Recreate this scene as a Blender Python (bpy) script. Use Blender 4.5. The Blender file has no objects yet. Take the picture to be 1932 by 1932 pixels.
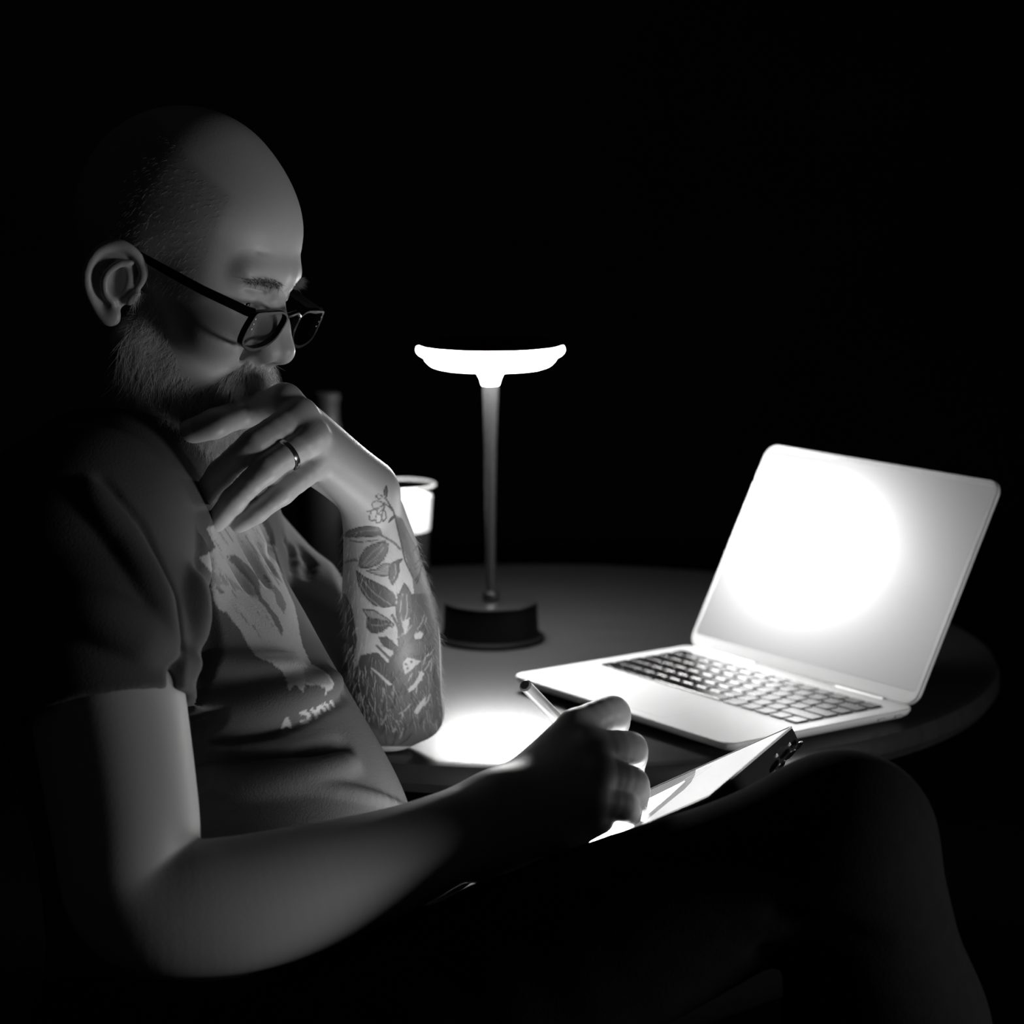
import bpy, bmesh, math, random
import numpy as np
from mathutils import Vector, Matrix
random.seed(7); rng = np.random.default_rng(7)
# ------------------------------------------------------------------ camera, world, exposure
FPX = 4500.0; PIT = math.radians(9.43); TZ = 0.74; CZ = TZ + 0.518
CAM = np.array([0, 0, CZ])
cp_, sp_ = math.cos(PIT), math.sin(PIT)
FW = np.array([0, cp_, -sp_]); UPV = np.array([0, sp_, cp_]); RT = np.array([1.0, 0, 0])
sc = bpy.context.scene
cd = bpy.data.cameras.new('camera'); cam = bpy.data.objects.new('camera', cd); sc.collection.objects.link(cam)
cam.location = CAM; cam.rotation_euler = (math.pi/2 - PIT, 0, 0)
cd.sensor_width = 36; cd.sensor_fit = 'HORIZONTAL'; cd.lens = 36*FPX/1932
cd.clip_start = .05; cd.clip_end = 60
cd.dof.use_dof = True; cd.dof.focus_distance = 1.78; cd.dof.aperture_fstop = 5.0
sc.camera = cam
w = bpy.data.worlds.new('night'); sc.world = w; w.use_nodes = True
w.node_tree.nodes['Background'].inputs[0].default_value = (.5, .5, .5, 1)
w.node_tree.nodes['Background'].inputs[1].default_value = 0.009
vs = sc.view_settings; vs.view_transform = 'Standard'; vs.look = 'None'; vs.gamma = 1; vs.exposure = 0
try: vs.use_curve_mapping = False
except Exception: pass
SKIN_H = .00125
FILL_W = 3.8
ll = bpy.data.lights.new('added_fill_light', 'AREA'); ll.shape = 'DISK'; ll.size = .22; ll.energy = FILL_W  # unseen fill light, added to brighten the near side of face and arms
lo_r = bpy.data.objects.new('added_fill_light', ll); sc.collection.objects.link(lo_r); lo_r.location = (.93, 1.35, .76)
lo_r.rotation_euler = (Vector((-.2, 1.75, 1.0))-lo_r.location).to_track_quat('-Z', 'Y').to_euler()
LAMP_E, SCREEN_E, TABLET_E = 80.0, 30.0, 17.0

def ray(px, py): return FW + (px-966)/FPX*RT - (py-966)/FPX*UPV
def P(px, py, D): return CAM + D*ray(px, py)
def pixof(p):
    v = np.asarray(p) - CAM; d = v@FW
    return 966 + FPX*(v@RT)/d, 966 - FPX*(v@UPV)/d, d
def on_plane(px, py, o, n):
    r = ray(px, py); return CAM + ((o-CAM)@n)/(r@n)*r

# ------------------------------------------------------------------ object helpers
COL = sc.collection
def tag(o, label=None, cat=None, group=None, kind=None):
    if label: o['label'] = label
    if cat: o['category'] = cat
    if group: o['group'] = group
    if kind: o['kind'] = kind
    return o
def empty(name, loc=(0, 0, 0), label=None, cat=None, group=None):
    o = bpy.data.objects.new(name, None); COL.objects.link(o); o.location = Vector(loc)
    o.empty_display_size = .05
    return tag(o, label, cat, group)
def link_mesh(name, me, mat, parent=None, smooth=True):
    if smooth: me.set_sharp_from_angle(angle=math.radians(32))
    o = bpy.data.objects.new(name, me); COL.objects.link(o)
    for m in (mat if isinstance(mat, (list, tuple)) else [mat]):
        if m: me.materials.append(m)
    if smooth: me.polygons.foreach_set('use_smooth', [True]*len(me.polygons))
    if parent:
        o.parent = parent
        o.matrix_parent_inverse = Matrix.Translation(-parent.location) if parent.type == 'EMPTY' else Matrix.Translation(-parent.matrix_basis.translation)
    return o
def obj(name, V, F, mat, parent=None, smooth=True):
    """world-space vertices; the origin is put at the middle of the mesh"""
    V = np.asarray(V, float); c = (V.min(0)+V.max(0))/2
    me = bpy.data.meshes.new(name); me.from_pydata((V-c).tolist(), [], [list(map(int, f)) for f in F]); me.update()
    o = link_mesh(name, me, mat, None, smooth); o.location = Vector(c)
    if parent: set_parent(o, parent)
    return o
def world_loc(o):
    l = Vector(o.location)
    while o.parent: o = o.parent; l += Vector(o.location)
    return l
def set_parent(o, p):
    o.location = Vector(o.location) - world_loc(p); o.parent = p
    return o
def tri_obj(name, V, quads, mat, parent=None):
    V = np.asarray(V, np.float64); c = (V.min(0)+V.max(0))/2
    me = bpy.data.meshes.new(name); n = len(quads)
    me.vertices.add(len(V)); me.vertices.foreach_set('co', (V-c).astype(np.float32).ravel())
    me.loops.add(4*n); me.loops.foreach_set('vertex_index', quads.astype(np.int32).ravel())
    me.polygons.add(n); me.polygons.foreach_set('loop_start', np.arange(0, 4*n, 4, dtype=np.int32))
    me.update(calc_edges=True); me.polygons.foreach_set('use_smooth', np.ones(n, bool))
    o = bpy.data.objects.new(name, me); COL.objects.link(o); me.materials.append(mat); o.location = Vector(c)
    if parent: set_parent(o, parent)
    return o
def lathe(prof, c, n=64, axis=None):
    """prof: (r, z) pairs, closed caps where r == 0"""
    V, F = [], []; c = np.asarray(c, float); rings = []
    for r, z in prof:
        if r < 1e-7:
            V.append(c + [0, 0, z]); rings.append([len(V)-1])
        else:
            b = len(V)
            for i in range(n):
                t = 2*math.pi*i/n; V.append(c + [r*math.cos(t), r*math.sin(t), z])
            rings.append(list(range(b, b+n)))
    for a, b in zip(rings, rings[1:]):
        for i in range(n):
            j = (i+1) % n
            if len(a) == 1 and len(b) == 1: continue
            if len(a) == 1: F.append((a[0], b[j], b[i]))
            elif len(b) == 1: F.append((a[i], a[j], b[0]))
            else: F.append((a[i], a[j], b[j], b[i]))
    return V, F
def tube(pts, rad, n=10, cap=True):
    pts = [np.asarray(p, float) for p in pts]; V, F = [], []
    if np.isscalar(rad): rad = [rad]*len(pts)
    t0 = pts[1]-pts[0]; u = np.cross(t0, [.3, .5, .8]); u /= np.linalg.norm(u)
    for i, p in enumerate(pts):
        t = pts[min(i+1, len(pts)-1)] - pts[max(i-1, 0)]; t = t/np.linalg.norm(t)
        u = u - t*(u@t); u /= np.linalg.norm(u); v = np.cross(t, u)
        for k in range(n):
            a = 2*math.pi*k/n; V.append(p + rad[i]*(math.cos(a)*u + math.sin(a)*v))
    for i in range(len(pts)-1):
        for k in range(n):
            j = (k+1) % n; F.append((i*n+k, i*n+j, (i+1)*n+j, (i+1)*n+k))
    if cap:
        F.append(tuple(range(n))[::-1]); F.append(tuple((len(pts)-1)*n+k for k in range(n)))
    return V, F
def rrect(w, h, r, n=6):
    out = []
    for cx, cy, a0 in ((w/2-r, h/2-r, 0), (-w/2+r, h/2-r, 90), (-w/2+r, -h/2+r, 180), (w/2-r, -h/2+r, 270)):
        for i in range(n+1):
            a = math.radians(a0 + 90*i/n); out.append((cx+r*math.cos(a), cy+r*math.sin(a)))
    return out
def slab(outline, levels, M):
    """outline: 2D points about the middle; levels: (z, inset) from the bottom up; M: (origin, x, y, z axes)"""
    o, X, Y, Z = [np.asarray(a, float) for a in M]; n = len(outline); V, F = [], []
    xs = np.array(outline); cx = (xs.max(0)+xs.min(0))/2; half = (xs.max(0)-xs.min(0))/2
    for z, ins in levels:
        s = (half-ins)/half
        for x, y in outline:
            V.append(o + X*(cx[0]+(x-cx[0])*s[0]) + Y*(cx[1]+(y-cx[1])*s[1]) + Z*z)
    for i in range(len(levels)-1):
        for k in range(n):
            j = (k+1) % n; F.append((i*n+k, i*n+j, (i+1)*n+j, (i+1)*n+k))
    F.append(tuple(range(n))[::-1]); F.append(tuple((len(levels)-1)*n+k for k in range(n)))
    return V, F

# ------------------------------------------------------------------ materials
def mat(name, g, rough=.5, metal=0., spec=.5, noise=0., nscale=40, bump=0., bscale=200, emit=0., coat=0.):
    m = bpy.data.materials.new(name); m.use_nodes = True; nt = m.node_tree; b = nt.nodes['Principled BSDF']
    b.inputs['Base Color'].default_value = (g, g, g, 1); b.inputs['Roughness'].default_value = rough
    b.inputs['Metallic'].default_value = metal; b.inputs['Specular IOR Level'].default_value = spec
    if coat: b.inputs['Coat Weight'].default_value = coat; b.inputs['Coat Roughness'].default_value = .05
    if emit:
        b.inputs['Emission Color'].default_value = (1, 1, 1, 1); b.inputs['Emission Strength'].default_value = emit
    tc = nt.nodes.new('ShaderNodeTexCoord')
    if noise:
        n = nt.nodes.new('ShaderNodeTexNoise'); n.inputs['Scale'].default_value = nscale; n.inputs['Detail'].default_value = 5
        r = nt.nodes.new('ShaderNodeMapRange'); r.inputs['To Min'].default_value = g*(1-noise); r.inputs['To Max'].default_value = g*(1+noise)
        nt.links.new(tc.outputs['Object'], n.inputs['Vector']); nt.links.new(n.outputs['Fac'], r.inputs['Value'])
        nt.links.new(r.outputs['Result'], b.inputs['Base Color'])
    if bump:
        n = nt.nodes.new('ShaderNodeTexNoise'); n.inputs['Scale'].default_value = bscale; n.inputs['Detail'].default_value = 3
        bp = nt.nodes.new('ShaderNodeBump'); bp.inputs['Strength'].default_value = bump; bp.inputs['Distance'].default_value = .002
        nt.links.new(tc.outputs['Object'], n.inputs['Vector']); nt.links.new(n.outputs['Fac'], bp.inputs['Height'])
        nt.links.new(bp.outputs['Normal'], b.inputs['Normal'])
    return m
def attr_mat(name, g0, g1, attr, rough=.5, spec=.4, bump=0., bscale=300, attr2=None, g2=0., sss=0.):
    m = mat(name, g0, rough, spec=spec, bump=bump, bscale=bscale); nt = m.node_tree; b = nt.nodes['Principled BSDF']
    a = nt.nodes.new('ShaderNodeAttribute'); a.attribute_name = attr
    mx = nt.nodes.new('ShaderNodeMix'); mx.data_type = 'RGBA'
    mx.inputs['A'].default_value = (g0, g0, g0, 1); mx.inputs['B'].default_value = (g1, g1, g1, 1)
    nt.links.new(a.outputs['Fac'], mx.inputs['Factor']); out = mx.outputs['Result']
    if attr2:
        a2 = nt.nodes.new('ShaderNodeAttribute'); a2.attribute_name = attr2
        m2 = nt.nodes.new('ShaderNodeMix'); m2.data_type = 'RGBA'; m2.inputs['B'].default_value = (g2, g2, g2, 1)
        nt.links.new(a2.outputs['Fac'], m2.inputs['Factor']); nt.links.new(out, m2.inputs['A']); out = m2.outputs['Result']
    nt.links.new(out, b.inputs['Base Color'])
    if sss:
        b.inputs['Subsurface Weight'].default_value = sss; b.inputs['Subsurface Radius'].default_value = (1, 1, 1); b.inputs['Subsurface Scale'].default_value = .003
    return m
def thin_glass(name, tint=.96, refl=.12, rough=.02, fk=1.):
    m = bpy.data.materials.new(name); m.use_nodes = True; nt = m.node_tree; nt.nodes.remove(nt.nodes['Principled BSDF'])
    t = nt.nodes.new('ShaderNodeBsdfTransparent'); t.inputs[0].default_value = (tint, tint, tint, 1)
    gl = nt.nodes.new('ShaderNodeBsdfGlossy'); gl.inputs['Roughness'].default_value = rough
    fr = nt.nodes.new('ShaderNodeLayerWeight'); fr.inputs['Blend'].default_value = .5
    pw = nt.nodes.new('ShaderNodeMath'); pw.operation = 'POWER'; pw.inputs[1].default_value = 5; nt.links.new(fr.outputs['Facing'], pw.inputs[0])
    ad = nt.nodes.new('ShaderNodeMath'); ad.operation = 'MULTIPLY_ADD'; ad.inputs[1].default_value = fk*.9; ad.inputs[2].default_value = refl+.04*fk; ad.use_clamp = True
    mx = nt.nodes.new('ShaderNodeMixShader'); nt.links.new(pw.outputs[0], ad.inputs[0]); nt.links.new(ad.outputs[0], mx.inputs[0])
    nt.links.new(t.outputs[0], mx.inputs[1]); nt.links.new(gl.outputs[0], mx.inputs[2])
    nt.links.new(mx.outputs[0], nt.nodes['Material Output'].inputs[0])
    return m
def emit_mat(name, e):
    m = bpy.data.materials.new(name); m.use_nodes = True; nt = m.node_tree; b = nt.nodes['Principled BSDF']
    b.inputs['Base Color'].default_value = (.1, .1, .1, 1); b.inputs['Roughness'].default_value = .25
    b.inputs['Emission Color'].default_value = (1, 1, 1, 1); b.inputs['Emission Strength'].default_value = e
    return m

# ------------------------------------------------------------------ implicit sculpting (smooth-blended solids -> one surface)
def _n(v): v = np.asarray(v, float); return v/np.linalg.norm(v)
def f_rcone(a, b, r1, r2, n=None, s=1.):
    a, b = np.asarray(a, float), np.asarray(b, float); ba = b-a; l2 = ba@ba; rr = r1-r2; a2 = l2-rr*rr
    nn = _n(n) if n is not None else None
    def fn(p):
        if nn is not None:
            q = (p-a)@nn; p = p + np.outer(q*(1/s-1), nn)
        pa = p-a
        if l2 < 1e-12 or a2 <= 0:
            return np.linalg.norm(pa, axis=1)-r1 if r1 >= r2 else np.linalg.norm(p-b, axis=1)-r2
        y = pa@ba; z = y-l2; v = pa*l2-np.outer(y, ba); x2 = (v*v).sum(1); y2 = y*y*l2; z2 = z*z*l2
        k = np.sign(rr)*rr*rr*x2
        d = (np.sqrt(x2*a2/l2)+y*rr)/l2-r1
        c2 = np.sign(y)*a2*y2 < k; c1 = np.sign(z)*a2*z2 > k
        d = np.where(c2, np.sqrt(x2+y2)/l2-r1, d)
        return np.where(c1, np.sqrt(x2+z2)/l2-r2, d)
    R = max(r1, r2)*max(1, s)
    return fn, np.minimum(a, b)-R, np.maximum(a, b)+R
def f_ell(c, r, R=None):
    c, r = np.asarray(c, float), np.asarray(r, float); R = np.eye(3) if R is None else np.asarray(R)
    def fn(p):
        q = (p-c)@R.T; k0 = np.linalg.norm(q/r, axis=1); k1 = np.linalg.norm(q/(r*r), axis=1)
        return k0*(k0-1)/np.maximum(k1, 1e-9)
    e = np.sqrt(((R.T*r)**2).sum(1)); return fn, c-e, c+e
def f_cut(c, n, R):
    """half-space n.(p-c) > 0 limited to a ball of radius R"""
    c, n = np.asarray(c, float), _n(n)
    def fn(p):
        v = p-c; return np.maximum(-(v@n), np.linalg.norm(v, axis=1)-R)
    return fn, c-R, c+R
class Field:
    def __init__(s): s.ops = []
    def add(s, prim, k=.01, mode='u'):
        pd = k*1.6+.004; s.ops.append((mode, prim[0], prim[1]-pd, prim[2]+pd, k)); return s
    def sub(s, prim, k=.004): return s.add(prim, k, 's')
    def tubes(s, pts, rad, k=.01, mode='u', n=None, sc_=1.):
        for i in range(len(pts)-1): s.add(f_rcone(pts[i], pts[i+1], rad[i], rad[i+1], n, sc_), k, mode)
    def ev(s, p, idx=None):
        d = np.full(len(p), 1.0)
        for i in (range(len(s.ops)) if idx is None else idx):
            mode, fn, lo, hi, k = s.ops[i]; b = fn(p)
            if mode == 'u':
                h = np.clip(.5+.5*(b-d)/k, 0, 1); d = b+(d-b)*h-k*h*(1-h)
            else:
                h = np.clip(.5-.5*(b+d)/k, 0, 1); d = d+(-b-d)*h+k*h*(1-h)
        return d
    def mesh(s, h, B=16):
        lo = np.min([o[2] for o in s.ops if o[0] == 'u'], 0)-2*h; hi = np.max([o[3] for o in s.ops if o[0] == 'u'], 0)+2*h
        L = B*h; nb = np.ceil((hi-lo)/L).astype(int)
        g = np.stack(np.meshgrid(*[np.arange(n) for n in nb], indexing='ij'), -1).reshape(-1, 3)
        ctr = lo+(g+.5)*L; d = np.full(len(ctr), 1.0); pad = L*1.0
        rel = np.zeros((len(s.ops), len(ctr)), bool)
        for oi, (mode, fn, l_, h_, k) in enumerate(s.ops):
            sel = np.where(((ctr > l_-pad) & (ctr < h_+pad)).all(1))[0]
            if not len(sel): continue
            b = fn(ctr[sel]); dd = d[sel]; mg = k+L*2.0
            rel[oi, sel] = (b-dd < mg) if mode == 'u' else (b+dd < mg)
            if mode == 'u': q = np.clip(.5+.5*(b-dd)/k, 0, 1); dd = b+(dd-b)*q-k*q*(1-q)
            else: q = np.clip(.5-.5*(b+dd)/k, 0, 1); dd = dd+(-b-dd)*q+k*q*(1-q)
            d[sel] = dd
        act = np.where(np.abs(d) < L*1.25)[0]
        N = (nb*B+2).astype(np.int64); key = lambda i, j, k: (i*N[1]+j)*N[2]+k
        r = np.arange(B+1); lg = np.stack(np.meshgrid(r, r, r, indexing='ij'), -1)
        CK, CP, EK = [], [], [[], [], []]; ES = [[], [], []]
        ol = np.array([o[2] for o in s.ops]); oh = np.array([o[3] for o in s.ops])
        for a in act:
            b0 = g[a]*B; p = lo+(lg+b0)*h; pl, ph = p[0, 0, 0]-h, p[-1, -1, -1]+h
            idx = np.where(((ol < ph+.006) & (oh > pl-.006)).all(1) & rel[:, a])[0]
            if not len(idx): continue
            v = s.ev(p.reshape(-1, 3), idx).reshape(B+1, B+1, B+1); ins = v < 0
            if ins.all() or not ins.any(): continue
            cs = np.zeros((B, B, B)); acc = np.zeros((B, B, B, 3)); cnt = np.zeros((B, B, B))
            for ax in range(3):
                sl0 = [slice(None)]*3; sl1 = [slice(None)]*3; sl0[ax] = slice(0, B); sl1[ax] = slice(1, B+1)
                v0, v1 = v[tuple(sl0)], v[tuple(sl1)]; ch = (v0 < 0) != (v1 < 0)
                t = np.where(ch, v0/np.where(ch, v0-v1, 1), 0)
                o1, o2 = [x for x in range(3) if x != ax]
                for da in (0, 1):
                    for db in (0, 1):
                        ss = [slice(None)]*3; ss[o1] = slice(da, B+da); ss[o2] = slice(db, B+db); ss = tuple(ss)
                        cc = ch[ss]; cnt += cc; acc[..., ax] += t[ss]*cc
                        acc[..., o1] += da*cc; acc[..., o2] += db*cc
                lim = [slice(0, B)]*3; e = ch[tuple(lim)] if True else ch
                ii = np.argwhere(e)
                if len(ii):
                    EK[ax].append(ii+b0); ES[ax].append((v0[tuple(lim)] < 0)[tuple(ii.T)])
            ii = np.argwhere(cnt > 0)
            q = tuple(ii.T); CK.append(key(*(ii+b0).T.astype(np.int64))); CP.append(lo+(b0+ii+acc[q]/cnt[q][:, None])*h)
        CK = np.concatenate(CK); CP = np.concatenate(CP); o = np.argsort(CK); CK, CP = CK[o], CP[o]; Q = []
        for ax in range(3):
            if not EK[ax]: continue
            e = np.concatenate(EK[ax]).astype(np.int64); sg = np.concatenate(ES[ax]); o1, o2 = (ax+1) % 3, (ax+2) % 3
            cs = []; ok = np.ones(len(e), bool)
            for da, db in ((0, 0), (-1, 0), (-1, -1), (0, -1)):
                c = e.copy(); c[:, o1] += da; c[:, o2] += db; kk = key(*c.T); ps = np.clip(np.searchsorted(CK, kk), 0, len(CK)-1)
                ok &= CK[ps] == kk; cs.append(ps)
            q = np.stack(cs, 1); q = np.where(sg[:, None], q, q[:, ::-1]); Q.append(q[ok])
        Q = np.concatenate(Q)
        d = np.concatenate([Q[:, [0, 1]], Q[:, [1, 2]], Q[:, [2, 3]], Q[:, [3, 0]]]).astype(np.int64); M_ = len(CP)+1
        lone = d[~np.isin(d[:, 1]*M_+d[:, 0], d[:, 0]*M_+d[:, 1])]                 # close the odd pinhole
        nx = {int(b): int(a) for a, b in lone}; add = []
        while nx:
            s0, c = nx.popitem(); lp = [s0]
            while c != s0 and c in nx: lp.append(c); c = nx.pop(c)
            if c == s0: add += [(lp[0], lp[i], lp[i+1], lp[i+2]) for i in range(1, len(lp)-2, 2)]
        return CP, np.concatenate([Q, np.array(add, Q.dtype).reshape(-1, 4)])
    def trace(s, px, py, d0=1.2, d1=2.7):
        """depth at which the camera ray through a photograph point meets the solid"""
        r = ray(px, py); D = d0
        for _ in range(200):
            v = s.ev((CAM+D*r)[None])[0]
            if v < .0003: return D
            D += max(v*.7, .0004)
            if D > d1: return None
        return D
def relax(V, Q, it=2, f=.5):
    n = len(V); e = np.concatenate([Q[:, [0, 1]], Q[:, [1, 2]], Q[:, [2, 3]], Q[:, [3, 0]]])
    for i in range(it):
        a = np.zeros((n, 3)); c = np.bincount(e[:, 0], minlength=n)+np.bincount(e[:, 1], minlength=n)
        for k in range(3):
            a[:, k] = np.bincount(e[:, 0], V[e[:, 1], k], n)+np.bincount(e[:, 1], V[e[:, 0], k], n)
        V = V+f*(a/np.maximum(c, 1)[:, None]-V)
    return V
def spline(A, n=6):
    A = np.asarray(A, float); B = np.vstack([2*A[0]-A[1], A, 2*A[-1]-A[-2]]); out = []
    for i in range(1, len(B)-2):
        p0, p1, p2, p3 = B[i-1:i+3]
        for t in np.linspace(0, 1, n, endpoint=False):
            out.append(.5*(2*p1+(p2-p0)*t+(2*p0-5*p1+4*p2-p3)*t*t+(3*p1-p0-3*p2+p3)*t**3))
    return np.array(out+[A[-1]])
def pip(poly, x, y):
    ins = np.zeros(np.shape(x), bool); n = len(poly)
    for i in range(n):
        x0, y0 = poly[i]; x1, y1 = poly[(i+1) % n]
        if y0 == y1: continue
        c = ((y0 > y) != (y1 > y)) & (x < (x1-x0)*(y-y0)/(y1-y0)+x0); ins ^= c
    return ins
class Mask:
    """ink / print drawn in the photograph's own frame and carried onto the skin or cloth it lies on"""
    def __init__(s, x0, y0, x1, y1, res=2):
        s.x0, s.y0, s.res = x0, y0, res; s.a = np.zeros((int((y1-y0)*res), int((x1-x0)*res)), np.float32)
        yy, xx = np.mgrid[0:s.a.shape[0], 0:s.a.shape[1]]; s.X = x0+(xx+.5)/res; s.Y = y0+(yy+.5)/res
    def win(s, pts, pad):
        p = np.asarray(pts); h, w_ = s.a.shape
        a = np.clip(((p.min(0)-pad-[s.x0, s.y0])*s.res).astype(int), 0, [w_, h]); b = np.clip(((p.max(0)+pad-[s.x0, s.y0])*s.res).astype(int)+1, 0, [w_, h])
        return slice(a[1], b[1]), slice(a[0], b[0])
    def fill(s, poly, v=1., mode='max'):
        sl = s.win(poly, 1); m = pip(poly, s.X[sl], s.Y[sl]); A = s.a[sl]
        A[m] = np.maximum(A[m], v) if mode == 'max' else v
    def line(s, pts, wd=2., v=1., mode='max'):
        for (x0, y0), (x1, y1) in zip(pts, pts[1:]):
            sl = s.win([(x0, y0), (x1, y1)], wd+1); X, Y = s.X[sl], s.Y[sl]; dx, dy = x1-x0, y1-y0
            t = np.clip(((X-x0)*dx+(Y-y0)*dy)/max(dx*dx+dy*dy, 1e-9), 0, 1); d = np.hypot(X-x0-t*dx, Y-y0-t*dy)
            c = np.clip(wd/2+.5-d, 0, 1); A = s.a[sl]; A[:] = np.maximum(A, v*c) if mode == 'max' else A+(v-A)*c
    def sample(s, px, py):
        h, w_ = s.a.shape; fx = np.clip((px-s.x0)*s.res-.5, 0, w_-1.001); fy = np.clip((py-s.y0)*s.res-.5, 0, h-1.001)
        i, j = fx.astype(int), fy.astype(int); u, v = fx-i, fy-j; A = s.a
        r = A[j, i]*(1-u)*(1-v)+A[j, i+1]*u*(1-v)+A[j+1, i]*(1-u)*v+A[j+1, i+1]*u*v
        return np.where((px < s.x0) | (py < s.y0) | (px > s.x0+w_/s.res) | (py > s.y0+h/s.res), 0, r)
def set_attr(o, name, v):
    a = o.data.attributes.new(name, 'FLOAT', 'POINT'); a.data.foreach_set('value', np.asarray(v, np.float32))
def strands(name, root, dirs, length, curl, radius, mat_, parent, seg=5, seed=1, grav=None):
    """fine hairs: every hair a bent three-sided spike"""
    r_ = np.random.default_rng(seed); N = len(root); d = dirs/np.linalg.norm(dirs, axis=1)[:, None]
    k1 = r_.normal(size=(N, 3)); k1 -= d*(k1*d).sum(1)[:, None]; k1 /= np.linalg.norm(k1, axis=1)[:, None]
    amp = curl*r_.uniform(.3, 1.2, N); V = np.zeros((N, seg+1, 3, 3))
    for i in range(seg+1):
        t = i/seg; c = root+d*(length*t)[:, None]+k1*(amp*length*t*t)[:, None]
        if grav is not None: c = c+np.outer(length*t*t, grav)
        ax = np.cross(d, k1); rr = radius*(1-.85*t)
        for j in range(3):
            a = 2*math.pi*j/3; V[:, i, j] = c+rr*(math.cos(a)*k1+math.sin(a)*ax)
    base = (np.arange(N)*(seg+1)*3)[:, None, None]; F = []
    for i in range(seg):
        for j in range(3):
            F.append(base[:, 0]+np.array([i*3+j, i*3+(j+1) % 3, (i+1)*3+(j+1) % 3, (i+1)*3+j])[None])
    o = tri_obj(name, V.reshape(-1, 3), np.concatenate(F), mat_, parent); o['kind'] = 'stuff'
    return o

# ------------------------------------------------------------------ setting
M_floor = mat('floor_boards', .010, .55, noise=.4, nscale=6, bump=.2, bscale=30)
M_wall = mat('dark_plaster', .03, .9, noise=.5, nscale=1.5, bump=.3, bscale=40)
V, F = slab([(10, 5.1), (-10, 5.1), (-10, -5.1), (10, -5.1)], [(-.05, 0), (0, 0)], ((0, 2, 0), (1, 0, 0), (0, 1, 0), (0, 0, 1)))
tag(obj('floor', V, F, M_floor, smooth=False), kind='structure')
V, F = slab([(10, 2.5), (-10, 2.5), (-10, -2.5), (10, -2.5)], [(0, 0), (.1, 0)], ((0, 7, 2.5), (1, 0, 0), (0, 0, 1), (0, 1, 0)))
tag(obj('wall_back', V, F, M_wall, smooth=False), kind='structure')

# ------------------------------------------------------------------ round table
TC = np.array([.03, 2.31, 0]); TR = .445
M_table = mat('dark_lacquered_wood', .020, .33, spec=.5, noise=.35, nscale=14, bump=.06, bscale=60)
nt = M_table.node_tree                       # long grain
for n_ in nt.nodes:
    if n_.type == 'TEX_NOISE':
        mp = nt.nodes.new('ShaderNodeMapping'); mp.inputs['Scale'].default_value = (1, 9, 1); mp.inputs['Rotation'].default_value = (0, 0, .5)
        tc_ = [x for x in nt.nodes if x.type == 'TEX_COORD'][0]
        nt.links.new(tc_.outputs['Object'], mp.inputs['Vector']); nt.links.new(mp.outputs['Vector'], n_.inputs['Vector'])
M_iron = mat('black_iron', .02, .45, metal=.6, noise=.3)
tb = empty('round_table', (TC[0], TC[1], 0), 'round dark table with glossy top carrying lamp, glass and laptop', 'table')
V, F = lathe([(0, -.03), (TR-.02, -.03), (TR-.006, -.027), (TR, -.018), (TR, -.010), (TR-.003, -.003), (TR-.010, 0), (0, 0)], (TC[0], TC[1], TZ), 128)
obj('tabletop', V, F, M_table, tb)
V, F = lathe([(0, .02), (.035, .02), (.035, TZ-.06), (.12, TZ-.045), (.12, TZ-.03), (0, TZ-.03)], (TC[0], TC[1], 0), 32)
obj('pedestal', V, F, M_iron, tb)
V, F = lathe([(0, 0), (.24, 0), (.24, .012), (.06, .03), (0, .03)], (TC[0], TC[1], 0), 48)
obj('base', V, F, M_iron, tb)

# ------------------------------------------------------------------ table lamp
LX, LY = -.0213, 2.34
M_lblack = mat('black_lacquer', .003, .6, spec=.04)
M_lpole = mat('brushed_black_metal', .015, .42, spec=.25)
M_ltop = mat('polished_black_metal', .09, .30, metal=1.)
M_diff = emit_mat('lit_diffuser', LAMP_E)
lp = empty('table_lamp', (LX, LY, TZ), 'slim black table lamp with a glowing dish head and round base', 'lamp')
LB = (LX, LY, TZ)
V, F = lathe([(0, 0), (.0535, 0), (.0545, .0035), (.050, .006), (.0478, .010), (.0465, .036), (.0462, .0372), (0, .0372)], LB, 72); obj('base', V, F, M_lblack, lp)
V, F = lathe([(0, .0372), (.0458, .0372), (.0468, .0380), (.0462, .0392), (.044, .0395), (0, .0395)], LB, 72); obj('base_top', V, F, M_ltop, lp)
V, F = lathe([(0, .0395), (.0075, .0395), (.0085, .0415), (.0085, .0475), (.0072, .0495), (0, .0495)], LB, 32); obj('collar', V, F, M_ltop, lp)
V, F = lathe([(0, .049), (.0048, .049), (.0050, .12), (.0060, .20), (.0076, .252), (.0080, .262), (0, .262)], LB, 32); obj('pole', V, F, M_lpole, lp)
V, F = lathe([(0, .255), (.0078, .257), (.0090, .262), (.0135, .271), (.0150, .274), (0, .274)], LB, 40); obj('neck', V, F, M_diff, lp)
V, F = lathe([(0, .2735), (.020, .2735), (.052, .2745), (.058, .2765), (.0625, .2805), (.0645, .2850), (.0672, .2862), (.0700, .2876), (.0718, .2900), (.0720, .2922), (.0708, .2944), (.0690, .2950), (0, .2950)], LB, 96)
obj('diffuser', V, F, M_diff, lp)
V, F = lathe([(0, .2949), (.0714, .2949), (.0718, .2960), (.0700, .2972), (0, .2972)], LB, 96); obj('cap', V, F, M_lblack, lp)

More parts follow.
